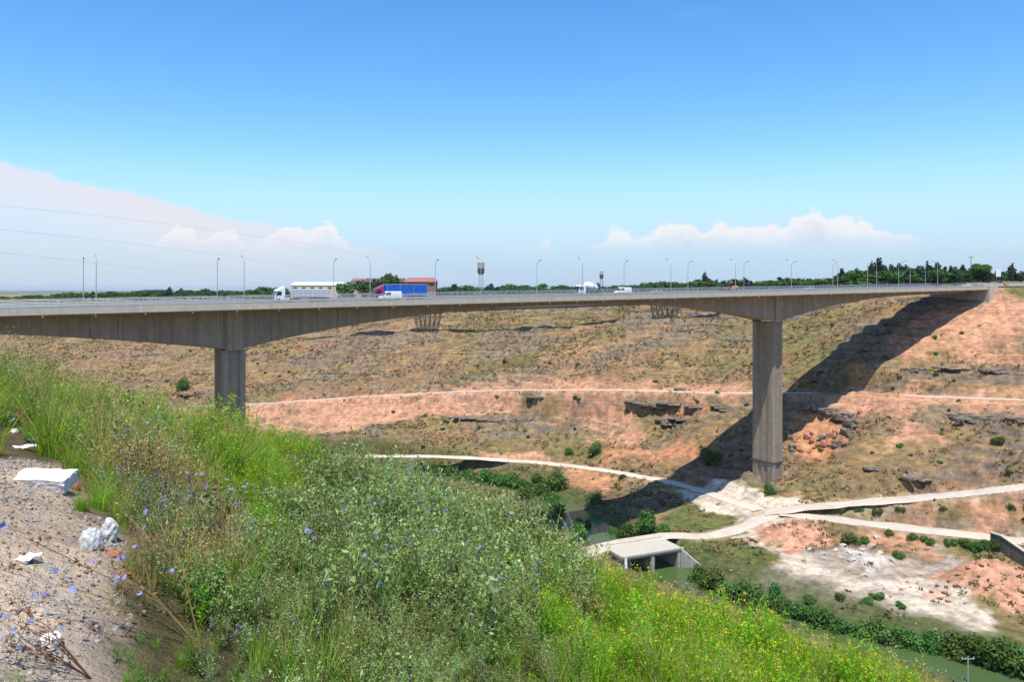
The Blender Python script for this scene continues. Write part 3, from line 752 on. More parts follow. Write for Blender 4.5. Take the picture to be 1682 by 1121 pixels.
# piers
def pier_outline(s=1.0):
    q = [(-2.40, -4.05), (-2.10, -4.35), (-1.15, -4.35), (-1.0, -4.02), (1.0, -4.02), (1.15, -4.35), (2.10, -4.35), (2.40, -4.05),
         (2.40, -2.1), (2.0, -1.95), (2.0, -0.5), (2.28, -0.4), (2.28, 0.4), (2.0, 0.5), (2.0, 1.95), (2.40, 2.1), (2.40, 4.05)]
    r = [(-a, -b) for a, b in q]
    return [(a * s, b * s) for a, b in q + r]
for t0 in (0.0, 170.0):
    g = min(hz(*bpt(t0 + a, b)[:2]) for a in (-3, 3) for b in (-5, 5)) - 2.0
    ztop = htop(t0) - depth(t0) + 0.05
    o = pier_outline(); n = len(o); V = []; F = []
    zs = np.linspace(g, ztop, 9)
    for z in zs:
        for a, b in o: V.append(bpt(t0 + a, b, z))
    for i in range(len(zs) - 1):
        for j in range(n): F.append((i * n + j, i * n + (j + 1) % n, (i + 1) * n + (j + 1) % n, (i + 1) * n + j))
    F.append(tuple((len(zs) - 1) * n + j for j in range(n)))
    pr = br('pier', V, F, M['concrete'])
    # pilasters that run on up the girder webs
    for sg in (-1, 1):
        V = []
        for z in (ztop - 0.02, htop(t0) - 1.55):
            for a, b in ((-1.9, 4.3), (1.9, 4.3), (1.75, 5.0), (-1.75, 5.0)): V.append(np.array(bpt(t0 + a, sg * b, z)))
        F = [(0, 1, 2, 3), (7, 6, 5, 4)] + [(j, (j + 1) % 4, 4 + (j + 1) % 4, 4 + j)[::-1] for j in range(4)]
        if sg > 0: F = [f[::-1] for f in F]
        br('pilaster', V, F, M['concrete'])
    # inspection collar and footing
    if t0 > 1:
        for nm, zz, gr_, hh, mm in (('collar', g + 7.5, 1.06, 0.22, M['dark_steel']),):
            V = []
            for z in (zz, zz + hh):
                for a, b in ((-2.4, -4.35), (2.4, -4.35), (2.4, 4.35), (-2.4, 4.35)): V.append(bpt(t0 + a * gr_ * 1.05, b * gr_, z))
            br(nm, V, [(0, 3, 2, 1), (4, 5, 6, 7)] + [(j, (j + 1) % 4, 4 + (j + 1) % 4, 4 + j) for j in range(4)], mm)
# abutments
for t0, sg in ((T1, 1), (T0, -1)):
    zb = min(hz(*bpt(t0 - sg * 2, b)[:2]) for b in (-11, 0, 11)) - 3
    def blk(name, ta, tb, na, nb, za, zb_, m):
        V = [bpt(t, n, z) for z in (za, zb_) for t, n in ((ta, na), (tb, na), (tb, nb), (ta, nb))]
        return br(name, V, [(0, 3, 2, 1), (4, 5, 6, 7), (0, 1, 5, 4), (1, 2, 6, 5), (2, 3, 7, 6), (3, 0, 4, 7)], m)
    a0, a1 = sorted((t0 + sg * 0.06, t0 + sg * 2.2))
    blk('abutment_wall', a0, a1, -11.3, 11.3, zb, htop(t0) - 0.45, M['concrete_grey'])
    w0, w1 = sorted((t0 + sg * 0.10, t0 + sg * 6.5))
    for sn in (-1, 1):
        n0, n1 = sorted((sn * 11.35, sn * 12.0))
        blk('wing_wall', w0, w1, n0, n1, zb + 1, htop(t0) + 0.02, M['concrete_pale'])
# drain spouts under the overhang
me = None
for i, t in enumerate(np.arange(-104, 280, 8.6)):
    b = MB().lathe([(0.10, 0.0), (0.10, -0.55), (0.16, -0.55), (0.16, -0.85)], n=8).box((0, 0, -0.12), (0.34, 0.34, 0.24))
    if me is None:
        o = b.build('drain_spout', M['white_paint'], bridge); me = o.data
    else: o = link_mesh('drain_spout', me, bridge)
    o.location = Vector(bpt(t, -9.2 - 1.75, htop(t) - 1.25 - 0.0)) - Vector(_b0)
    if True: o.location = Vector(bpt(t, -10.6, htop(t) - 0.95)) - Vector(_b0)
# railings and guard rails (steel lattice too fine to pick apart: one part each)
def railing(n, base_z, h, step, rails, post, name, m, t_a=T0, t_b=T1, beam=None):
    b = MB()
    for t in np.arange(t_a, t_b, step):
        b.box(Vector(bpt(t, n, htop(t) + base_z + h / 2)) - Vector(_b0), (post, post, h), rz=RZ)
    for z in rails:
        L_ = []
        for t in np.linspace(t_a, t_b, 40): L_.append(Vector(bpt(t, n, htop(t) + base_z + z)) - Vector(_b0))
        if beam:
            V = []; F = []
            for i, p in enumerate(L_):
                for dz in (-beam / 2, beam / 2):
                    for dn in (-0.04, 0.04): V.append(p + Vector((BN[0] * dn, BN[1] * dn, dz)))
            for i in range(len(L_) - 1):
                a = i * 4; c = a + 4
                F += [(a, a + 1, c + 1, c), (a + 2, c + 2, c + 3, a + 3), (a, c, c + 2, a + 2), (a + 1, a + 3, c + 3, c + 1)]
            b.add(V, F)
        else: b.tube(L_, 0.032, 4)
    o = b.build(name, m, bridge); o['kind'] = 'stuff'; return o
railing(-11.15, 0.0, 1.45, 1.7, (0.3, 0.6, 0.9, 1.2, 1.42), 0.07, 'railing', M['steel'])
railing(11.15, 0.0, 1.45, 1.7, (0.3, 0.6, 0.9, 1.2, 1.42), 0.07, 'railing', M['steel'])
for n in (-9.6, -0.7, 0.7, 9.6): railing(n, -0.34, 0.75, 4.0, (0.6,), 0.1, 'guard_rail', M['steel'], beam=0.32)

# ------------------------------------------------------------------ street lamps, both sides of the carriageway
def make_lamp():
    r = empty('street_lamp', (0, 0, 0))
    MB().tube([(0, 0, 0), (0, 0, 8.6)], [0.11, 0.065], 8).box((0, 0, 0.15), (0.4, 0.4, 0.3)).build('pole', M['steel'], r, smooth=False)
    pts = [(0, 0, 8.55)] + [(1.9 * (1 - cos(a)), 0, 8.6 + 1.55 * sin(a)) for a in np.linspace(0.05, 1.25, 7)]
    MB().tube(pts, 0.055, 7).build('arm', M['steel'], r)
    e = pts[-1]
    h = MB().prism([(-0.1, 0.06), (0.25, 0.14), (0.95, 0.10), (1.0, 0.0), (0.9, -0.08), (0.0, -0.07)], -0.19, 0.19, inset=[.08, .03, .03, .1, .05, .05]).build('lamp_head', M['silver_paint'], r)
    h.location = (e[0] - 0.1, 0, e[2]); h.rotation_euler = (0, -radians(14), 0)
    return r
lamp0 = make_lamp(); first = True
FARX = [137, 357, 548, 715, 882, 1025, 1130, 1222, 1300, 1368, 1425, 1476, 1520]
NEARX = [158, 401, 608, 790, 957, 1102, 1208, 1300, 1376, 1440, 1495, 1540]
for side, xs in ((1, FARX), (-1, NEARX)):
    for x in xs:
        n = side * 10.2; t = t_of_px(x, n)
        o = lamp0 if first else copy_tree(lamp0); first = False
        o.location = bpt(t, n, htop(t) - 0.34)
        o.rotation_euler = (0, 0, RZ + (-pi / 2 if side > 0 else pi / 2))
        i_ = xs.index(x) - 1
        where = 'just before the near pier' if i_ < 0 else ('right above the near pier' if i_ == 0 else ORD[i_ - 1] + ' one past the near pier')
        tag(o, ('street lamp on the far edge of the bridge, ' if side > 0 else 'street lamp on the near edge of the bridge, ') + where, 'street lamp', 'street lamps along the far edge of the bridge' if side > 0 else 'street lamps along the near edge of the bridge')

# ------------------------------------------------------------------ vehicles (built nose towards +x)
def wheel(parent, x, y, r=0.5, w=0.32):
    o = MB().lathe([(r * 0.55, -w / 2), (r * 0.92, -w / 2), (r, -w * 0.32), (r, w * 0.32), (r * 0.92, w / 2), (r * 0.55, w / 2)], n=16, axis='y').build('wheel', M['tyre'], parent, smooth=False)
    o.location = (x, y, r)
    MB().lathe([(r * 0.54, -w * 0.42), (r * 0.2, -w * 0.46), (r * 0.2, w * 0.46), (r * 0.54, w * 0.42)], n=12, axis='y').build('rim', M['silver_paint'], o)
def make_cab(r, body, x0, h=3.4):
    """cab whose back is at x0; nose forward"""
    c = MB().prism([(x0, 0.75), (x0 + 2.15, 0.55), (x0 + 2.30, 0.75), (x0 + 2.28, 1.6), (x0 + 2.02, 2.75), (x0 + 1.75, 3.0), (x0 + 0.1, h), (x0, h - 0.1)], -1.24, 1.24, inset=[0, .05, .08, .08, .12, .14, .16, .1]).build('cab', body, r, bevel=0.06)
    w = MB().box((0, 0, 0), (0.05, 2.1, 1.08)).build('windscreen', M['glass'], r); w.location = (x0 + 2.19, 0, 2.2); w.rotation_euler = (0, -radians(13), 0)
    for s in (-1, 1):
        w = MB().prism([(x0 + 0.75, 1.75), (x0 + 1.9, 1.7), (x0 + 1.75, 2.6), (x0 + 0.8, 2.62)], -0.03, 0.03).build('side_window', M['glass'], r); w.location = (0, s * 1.20, 0)
        MB().box((x0 + 2.1, s * 1.42, 2.25), (0.12, 0.22, 0.75)).box((x0 + 2.05, s * 1.3, 2.55), (0.05, 0.25, 0.05)).build('mirror', M['dark_steel'], r)
        MB().box((x0 + 2.30, s * 0.9, 0.95), (0.06, 0.42, 0.22)).build('headlight', M['white_paint'], r)
    MB().box((x0 + 2.24, 0, 0.62), (0.2, 2.4, 0.34)).build('bumper', M['dark_steel'], r, bevel=0.03)
    MB().box((x0 + 2.315, 0, 1.25), (0.03, 1.5, 0.5)).build('grille', M['dark_steel'], r)
def make_truck(label, body, kind, group=None):
    r = empty('truck', (0, 0, 0)); tag(r, label, 'truck', group)
    L_ = 11.0 if kind == 'curtain' else 8.4
    make_cab(r, body, 0.0, 3.75)
    MB().box((-1.2, 0, 0.85), (5.0, 0.9, 0.28)).build('chassis', M['dark_steel'], r)
    x1 = -0.55 if kind == 'curtain' else -2.2
    if kind == 'curtain':
        MB().box((x1 - L_ / 2, 0, 2.62), (L_, 2.5, 2.6)).build('trailer_body', M['blue_tarp'], r, bevel=0.04)
        for s in (-1, 1):
            for z in (1.32, 3.94): MB().box((x1 - L_ / 2, s * 1.27, z), (L_ + 0.04, 0.05, 0.16)).build('rail', M['silver_paint'], r)
            for k in range(4): MB().box((x1 - 0.1 - k * (L_ - 0.2) / 3, s * 1.265, 2.62), (0.06, 0.03, 2.5)).build('curtain_strap', M['steel'], r)
    else:
        MB().prism([(x1, 1.35), (x1, 3.15), (x1 - L_, 3.05), (x1 - L_ + 0.35, 1.2)], -1.25, 1.25, inset=[.14, 0, 0, .14]).build('tipper_body', M['grey_tarp'], r, bevel=0.04)
        for s in (-1, 1):
            for k in range(8): MB().box((x1 - 0.35 - k * (L_ - 0.8) / 7, s * 1.24, 2.2), (0.10, 0.07, 1.7)).build('side_rib', M['silver_paint'], r)
        MB().box((x1 - L_ / 2, 0, 3.14), (L_ - 0.1, 2.3, 0.10)).build('cover', M['white_paint'], r)
    MB().box((x1 - L_ / 2, 0, 1.12), (L_, 1.2, 0.26)).build('trailer_frame', M['dark_steel'], r)
    for s in (-1, 1):
        for x in [1.35, -1.6] + [x1 - L_ + 1.4 + 1.3 * k for k in range(3)]: wheel(r, x, s * 1.06)
        MB().lathe([(0.33, -0.7), (0.33, 0.7)], c=(-0.3, s * 0.95, 0.75), axis='x', n=12).build('fuel_tank', M['silver_paint'], r)
        MB().box((x1 - L_ + 0.02, s * 0.95, 1.05), (0.05, 0.35, 0.16)).build('tail_light', M['red_lamp'], r)
    return r
def make_mixer(label):
    r = empty('concrete_mixer', (0, 0, 0)); tag(r, label, 'concrete mixer')
    make_cab(r, M['white_paint'], 0.6, 3.1)
    MB().box((-2.2, 0, 0.95), (7.2, 1.0, 0.3)).build('chassis', M['dark_steel'], r)
    d = MB().lathe([(0.7, -2.6), (0.95, -2.2), (1.22, -0.9), (1.25, 0.1), (1.0, 1.2), (0.62, 2.1)], axis='x', n=20).build('drum', M['white_paint'], r, smooth=True)
    d.location = (-2.4, 0, 2.5); d.rotation_euler = (0, radians(13), pi)
    MB().lathe([(1.265, -0.25), (1.275, 0.0), (1.265, 0.25)], axis='x', n=20).build('drum_band', M['silver_paint'], d)
    MB().prism([(-5.4, 3.3), (-4.4, 3.9), (-4.3, 3.75), (-5.2, 2.9)], -0.6, 0.6).build('hopper', M['silver_paint'], r)
    MB().prism([(-5.2, 2.7), (-6.2, 1.5), (-6.1, 1.3), (-5.0, 2.5)], -0.25, 0.25).build('chute', M['silver_paint'], r)
    MB().prism([(-5.0, 1.1), (-4.6, 1.1), (-4.6, 3.2), (-4.8, 3.2)], -0.7, 0.7).build('rear_stand', M['dark_steel'], r)
    for s in (-1, 1):
        for x in (2.0, 0.1, -3.2, -4.6): wheel(r, x, s * 1.06)
    return r
def make_car(label, paint, kind='car', group=None):
    r = empty('car' if kind == 'car' else 'van', (0, 0, 0)); tag(r, label, 'car' if kind == 'car' else 'van', group)
    if kind == 'car':
        L_, W, lo, roof = 4.3, 0.86, [(-2.1, 0.32), (2.1, 0.30), (2.17, 0.55), (2.02, 0.75), (1.0, 0.93), (-1.95, 0.98), (-2.15, 0.72)], [(1.05, 0.91), (0.35, 1.42), (-1.1, 1.45), (-1.85, 0.95)]
        wx = (1.32, -1.3); wr = 0.32
    else:
        L_, W, lo, roof = 5.4, 0.98, [(-2.7, 0.4), (2.6, 0.36), (2.72, 0.7), (2.55, 1.0), (1.85, 1.2), (-2.7, 1.3)], [(1.9, 1.18), (1.2, 2.05), (0.9, 2.25), (-2.55, 2.28), (-2.7, 1.28)]
        wx = (1.75, -1.6); wr = 0.37
    MB().prism(lo, -W, W, inset=[.06] * len(lo)).build('body', paint, r, bevel=0.05)
    MB().prism(roof, -W + 0.06, W - 0.06, inset=[0.0, .16, .16, 0.02] if kind == 'car' else [0, .1, .12, .12, 0]).build('roof', paint, r, bevel=0.04)
    x0, z0 = roof[0]; x1, z1 = roof[1]
    MB().prism([(x0 - 0.03, z0 + 0.06), (x1 + 0.03, z1 - 0.05), (x1 + 0.06, z1 - 0.03), (x0 + 0.03, z0 + 0.06)], -W + 0.22, W - 0.22).build('windscreen', M['glass'], r)
    for s in (-1, 1):
        q = [(0.85, 0.99), (0.3, 1.36), (-0.95, 1.38), (-1.5, 1.02)] if kind == 'car' else [(1.65, 1.35), (1.15, 1.95), (0.2, 1.98), (0.2, 1.35)]
        o = MB().prism(q, -0.02, 0.02).build('side_window', M['glass'], r); o.location = (0, s * (W - (0.135 if kind == 'car' else 0.075)), 0); 
        o.rotation_euler = (s * radians(14 if kind == 'car' else 6), 0, 0) if False else (0, 0, 0)
        for x in wx: wheel(r, x, s * (W - 0.08), wr, 0.22)
        MB().box((lo[2][0] - 0.05, s * (W - 0.28), 0.66), (0.10, 0.3, 0.14)).build('headlight', M['white_paint'], r)
        MB().box((lo[0][0] - 0.02, s * (W - 0.25), 0.78), (0.08, 0.24, 0.2)).build('tail_light', M['red_lamp'], r)
    return r
def make_loader(label):
    r = empty('wheel_loader', (0, 0, 0)); tag(r, label, 'wheel loader')
    MB().prism([(-3.2, 0.9), (-0.5, 0.9), (-0.5, 1.9), (-3.2, 2.15), (-3.35, 1.5)], -1.0, 1.0).build('engine_hood', M['yellow_paint'], r, bevel=0.06)
    MB().prism([(-0.5, 0.9), (1.4, 0.9), (1.5, 1.4), (-0.5, 1.6)], -0.7, 0.7).build('front_frame', M['yellow_paint'], r)
    MB().prism([(-1.1, 1.95), (0.35, 1.6), (0.25, 3.1), (-1.0, 3.15)], -0.75, 0.75).build('cab_glass', M['glass'], r)
    MB().box((-0.4, 0, 3.2), (1.7, 1.7, 0.14)).build('cab_roof', M['yellow_paint'], r)
    for s in (-1, 1):
        MB().prism([(0.2, 1.7), (1.9, 1.5), (3.2, 0.7), (3.1, 0.5), (1.8, 1.2), (0.2, 1.4)], s * 0.55 - 0.09, s * 0.55 + 0.09).build('lift_arm', M['yellow_paint'], r)
        for x in (-2.0, 1.1): wheel(r, x, s * 1.05, 0.75, 0.5)
    MB().prism([(3.0, 0.25), (4.2, 0.2), (3.2, 0.4), (3.05, 1.5), (2.9, 1.3)], -1.4, 1.4).build('bucket', M['dark_steel'], r)
    return r
def place(o, px, n, facing=-1, dz=0.0, t=None):
    t = t_of_px(px, n) if t is None else t
    o.location = bpt(t, n, htop(t) - 0.33 + dz)
    o.rotation_euler = (0, 0, RZ + (pi if facing < 0 else 0))
place(make_truck('white tractor unit pulling a pale grey tipper trailer over the bridge', M['white_paint'], 'tipper'), 466, 3.2)
place(make_truck('maroon tractor unit pulling a long blue curtain-sided trailer over the bridge', M['magenta_paint'], 'curtain'), 628, 3.2)
place(make_car('white van driving beside the blue trailer', M['white_paint'], 'van'), 641, -2.6, -1, 0.75 * 0)
place(make_mixer('white concrete mixer truck with a big tilted drum'), 961, 3.4)
place(make_car('white van driving just behind the concrete mixer', M['white_paint'], 'van'), 1023, 3.0)
place(make_car('silver car between the white van and the yellow loader', M['silver_paint']), 1078, 2.8)
place(make_loader('yellow wheel loader driving along the bridge'), 1197, 3.2)
place(make_car('silver car near the bridge end', M['silver_paint']), 1330, 2.8)
place(make_car('white car leaving the bridge beside the utility pole', M['white_paint']), 1588, -4.0)
# ------------------------------------------------------------------ pipe carried on fan-shaped trestles behind the bridge
v1 = hit(702, 545, 380); v2 = hit(1092, 524, 340)
pb = empty('pipe_bridge', v1); tag(pb, 'slim dark pipe bridge on two fan-shaped steel trestles behind the main girder', 'pipe bridge')
_p0 = Vector(v1)
def pz(px, py, Y): return Vector(((px - 841) / FPX * Y, Y, -(py - HZ) / FPX * Y))
dir2 = Vector((v2[0] - v1[0], v2[1] - v1[1], 0)).normalized(); nrm2 = Vector((-dir2.y, dir2.x, 0))
ztop1, ztop2 = -(512 - HZ) / FPX * v1[1], -(497.5 - HZ) / FPX * v2[1]
A_, B_ = Vector((v1[0], v1[1], ztop1)), Vector((v2[0], v2[1], ztop2))
ln = (B_ - A_)
path = [A_ + ln * k for k in (-0.62, -0.3, 0.0, 0.25, 0.5, 0.75, 1.0, 1.22)]
MB().tube([p - _p0 for p in path], 0.75, 12).build('pipe', M['dark_steel'], pb, smooth=True)
wk = MB()
for i_ in range(len(path) - 1):
    a_, b_ = path[i_] - _p0, path[i_ + 1] - _p0; m_ = (a_ + b_) / 2 + Vector((0, 0, -0.2)); d_ = (b_ - a_)
    wk.box(m_, (d_.length, 3.0, 0.3), R=d_.to_track_quat('X', 'Z').to_matrix())  # slab added along the pipe to widen its cast shadow
for s in (-1, 1): wk.tube([p - _p0 + nrm2 * s * 0.75 + Vector((0, 0, 0.25)) for p in path], 0.09, 5)
wk.build('shadow_slab_rails', M['dark_steel'], pb)
for c, top, wb, wt in ((v1, ztop1, 11.0, 16.5), (v2, ztop2, 11.0, 14.5)):
    zb = c[2] - 0.6; h = top - zb
    tr = MB()
    base = Vector((c[0], c[1], zb)) - _p0
    for s in (-1, 1):
        for k in range(6):
            u = (k - 2.5) / 2.5
            p0 = base + dir2 * (u * wb / 2) + nrm2 * (s * 0.9); p1 = base + dir2 * (u * wt / 2) + nrm2 * (s * 0.9) + Vector((0, 0, h - 0.5))
            tr.tube([p0, p1], 0.24, 6)
            if k < 5:
                u2 = (k + 1 - 2.5) / 2.5
                q0 = base + dir2 * (u2 * wb / 2) + nrm2 * (s * 0.9); q1 = base + dir2 * (u2 * wt / 2) + nrm2 * (s * 0.9) + Vector((0, 0, h - 0.5))
                for f0, f1 in ((0, .5), (.5, 1)):
                    tr.tube([p0.lerp(p1, f0), q0.lerp(q1, f1)], 0.10, 4); tr.tube([q0.lerp(q1, f0), p0.lerp(p1, f1)], 0.10, 4)
        for f in (0.5, 1.0):
            tr.tube([base + dir2 * (-(wb + (wt - wb) * f) / 2) + nrm2 * (s * 0.9) + Vector((0, 0, (h - 0.5) * f)), base + dir2 * ((wb + (wt - wb) * f) / 2) + nrm2 * (s * 0.9) + Vector((0, 0, (h - 0.5) * f))], 0.15, 5)
    tr.build('trestle', M['dark_steel'], pb)

# ------------------------------------------------------------------ concrete culvert
ca, cb = Vector((28.2, 202.0, 0)), Vector((45.0, 209.6, 0))
cd = (cb - ca).normalized(); cn = Vector((cd.y, -cd.x, 0))                     # cn: out of the facade, down river
cm = (ca + cb) / 2; cL = (cb - ca).length
cul = empty('culvert', (cm.x, cm.y, -68.0), atan2(cd.y, cd.x)); tag(cul, 'pale concrete double box culvert carrying the dirt road over the river', 'culvert')
def cp(name, b, m=M['concrete_grey'], bev=0.03): return b.build(name, m, cul, bevel=bev)
cp('deck', MB().box((0, 5.0, -0.42), (cL, 10.0, 0.75)), M['concrete_pale'])
cp('parapet', MB().box((0, -0.02, 0.02), (cL + 0.2, 0.5, 0.5)), M['concrete_pale']); cp('parapet', MB().box((0, 10.0, 0.02), (cL + 0.2, 0.5, 0.5)), M['concrete_pale'])
for x in (-8.4, -0.2, 8.0):
    cp('dividing_wall', MB().box((x, 5.0, -3.6), (0.9, 9.9, 5.6)))
for s, ang in ((-1, 30), (1, -22)):
    w = MB().prism([(0, -6.3), (5.6, -6.3), (5.6, -3.6), (0, 0.0)], -0.3, 0.3)
    o = cp('wing_wall', w); o.location = (s * 8.55, -0.1, 0.0); o.rotation_euler = (0, 0, radians(-90 + s * 32))
cp('apron', MB().box((0, 4.0, -6.3), (cL + 2, 14, 0.5)))

# sloping concrete retaining wall on the tipping ground
w0 = ghit(1645, 906); w1_ = ghit(1690, 936); rw = empty('retaining_wall', w0, atan2(w1_[1] - w0[1], w1_[0] - w0[0])); tag(rw, 'sloping concrete wall coloured dark as if shaded, beside the tipping ground', 'retaining wall')
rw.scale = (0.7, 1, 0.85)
MB().prism([(-4, -2.0), (14, -2.0), (14, 0.4), (0, 4.4), (-4, 4.4)], -0.35, 0.35).build('wall', M['concrete_shaded'], rw, bevel=0.04)
MB().prism([(-4.1, 4.42), (0.1, 4.42), (14.1, 0.44), (14.1, 0.72), (0.1, 4.72), (-4.1, 4.72)], -0.5, 0.5).build('coping', M['concrete_pale'], rw)

# ------------------------------------------------------------------ buildings on the plain
def building(name, label, px0, px1, py_top, Y, depth_, wall, roof, eave, cat='building', gable=0.25, wins=6):
    x0, x1 = (px0 - 841) / FPX * Y, (px1 - 841) / FPX * Y
    zt = -(py_top - HZ) / FPX * Y; zg = min(hz(x0, Y), hz(x1, Y + depth_)) - 0.5
    w = x1 - x0; r = empty(name, ((x0 + x1) / 2, Y + depth_ / 2, zg)); tag(r, label, cat)
    h = zt - zg; he = h - gable * h * 0.35
    MB().box((0, 0, he / 2), (w, depth_, he)).build('wall', wall, r)
    ro = MB(); e = eave; V = [(-w / 2 - e, -depth_ / 2 - e, he), (w / 2 + e, -depth_ / 2 - e, he), (w / 2 + e, depth_ / 2 + e, he), (-w / 2 - e, depth_ / 2 + e, he), (-w / 2 + (2 if gable > .4 else 0), 0, h), (w / 2 - (2 if gable > .4 else 0), 0, h)]
    ro.add(V, [(0, 1, 5, 4), (2, 3, 4, 5), (0, 4, 3), (1, 2, 5), (0, 3, 2, 1)]).build('roof', roof, r)
    for k in range(wins):
        x = -w / 2 + (k + 0.5) * w / wins
        o = MB().box((x, -depth_ / 2 - 0.02, he - 2.2), (w / wins * 0.45, 0.1, 1.5)).build('window', M['glass'], r)
    return r
building('warehouse', 'long low warehouse with cream walls behind the white truck', 478, 562, 463.5, 560, 18, M['cream_wall'], M['roof_pale'], 0.4)
building('house', 'brick building with a red roof behind the blue trailer', 664, 714, 455.5, 590, 22, M['brick_wall'], M['roof_red'], 1.0, gable=0.5, wins=5)
building('house', 'long building with a dark brown roof half hidden by trees behind the maroon cab', 597, 662, 457, 594, 20, M['brick_wall'], M['roof_brown'], 0.8, gable=0.4, wins=6)
building('house', 'small cream house between dark trees behind the maroon cab', 577, 594, 457, 575, 10, M['cream_wall'], M['roof_red'], 0.4, wins=2)

# water tower
def tower(label, px, py_top, Y, w):
    x = (px - 841) / FPX * Y; zg = hz(x, Y); h = -(py_top - HZ) / FPX * Y - zg
    r = empty('water_tower', (x, Y, zg - 0.3)); tag(r, label, 'water tower'); ht = h * 0.30
    for a, b in ((-1, -1), (-1, 1), (1, -1), (1, 1)):
        MB().tube([(a * w * 0.62, b * w * 0.62, 0), (a * w * 0.42, b * w * 0.42, h - ht)], 0.22, 6).build('leg', M['concrete_grey'], r)
    br_ = MB()
    for k in range(1, 4):
        z = (h - ht) * k / 4; q = w * (0.62 - 0.20 * k / 4)
        for (a, b), (c, d) in (((-1, -1), (1, -1)), ((1, -1), (1, 1)), ((1, 1), (-1, 1)), ((-1, 1), (-1, -1))): br_.tube([(a * q, b * q, z), (c * q, d * q, z)], 0.14, 5)
    br_.build('bracing', M['concrete_grey'], r)
    MB().lathe([(w * 0.35, h - ht - 1), (w * 0.80, h - ht + 0.4), (w * 0.82, h - 0.4), (w * 0.5, h), (0.2, h + 0.3)], n=18).build('tank', M['rock_pale'], r, smooth=False)
    MB().lathe([(w * 0.83, h - ht + 0.2), (w * 0.83, h - ht * 0.55)], n=18).build('tank_band', M['dark_steel'], r)
    return r
tower('concrete water tower with a dark band standing above the treeline', 790, 430, 620, 3.2)
tower('small distant water tower behind the concrete mixer', 988, 444, 800, 2.4)

# sign, utility poles, low wall beyond the bridge end
def gz(px, Y): x = (px - 841) / FPX * Y; return (x, Y, hz(x, Y))
sg = empty('road_sign', gz(1640, 352)); tag(sg, 'blank white road sign on two posts beside the round green tree', 'road sign')
MB().box((0, 0, 6.2), (2.2, 0.1, 3.6)).build('panel', M['white_paint'], sg)
for s in (-1, 1): MB().tube([(s * 0.7, 0.08, -0.3), (s * 0.7, 0.08, 7.6)], 0.06, 6).build('post', M['steel'], sg)
def upole(label, loc, h, mats=M['bark']):
    r = empty('utility_pole', loc); tag(r, label, 'utility pole')
    MB().tube([(0, 0, -0.5), (0, 0, h)], [0.17, 0.11], 8).build('pole', mats, r)
    MB().box((0, 0, h - 0.5), (2.4, 0.12, 0.14)).build('crossarm', mats, r)
    for x in (-1.05, 0, 1.05): MB().lathe([(0.04, 0), (0.08, 0.05), (0.05, 0.12), (0.08, 0.2), (0.03, 0.28)], c=(x, 0, h - 0.43), n=8).build('insulator', M['white_paint'], r)
    return r
upole('dark wooden utility pole standing by the end of the bridge', gz(1595, 338), 13.2)
upole('dark utility pole among the trees at the edge of the frame', gz(1664, 356), 11.0)
g_ = hit(1592, 1121, 60, f=lambda X, Y: height(X, Y)); 
_yp = 148.0; _xp = (1590 - 841) / FPX * _yp
upole('grey steel utility pole by the river with its crossarm seen from above', (_xp, _yp, -(1079 - HZ) / FPX * _yp - 9.0), 9.0, M['steel'])
for a, b in ((1615, 1648), (1656, 1700)):
    p, q = gz(a, 345), gz(b, 345); lw = empty('low_wall', ((p[0] + q[0]) / 2, 345, min(p[2], q[2]) - 0.4)); tag(lw, 'low cream wall under the round green tree' if a < 1650 else 'low cream wall at the edge of the frame, past the gap', 'wall')
    MB().box((0, 0, 1.0), (q[0] - p[0], 0.3, 2.0)).build('wall', M['cream_wall'], lw); MB().box((0, 0, 2.07), (q[0] - p[0] + 0.1, 0.45, 0.12)).build('coping', M['roof_pale'], lw)

# power lines across the sky
for i, (pts) in enumerate([[(0, 339), (95, 346), (300, 372), (510, 402)], [(0, 377), (180, 396), (350, 417), (550, 447)], [(0, 415), (120, 428), (240, 442), (390, 462)]]):
    q = []
    co = np.polyfit([p[0] for p in pts], [p[1] for p in pts], 2)
    for x in np.linspace(-260, 640, 26):
        Y = 150 + (x + 260) / 900 * 330
        y = np.polyval(co, x)
        q.append(((x - 841) / FPX * Y, Y, -(y - HZ) / FPX * Y))
    o = MB().tube(q, 0.030, 4).build('power_line', M['steel']); tag(o, ['uppermost thin power line sloping down across the sky', 'middle thin power line sloping down across the sky', 'lowest thin power line sloping down across the sky'][i], 'power line')

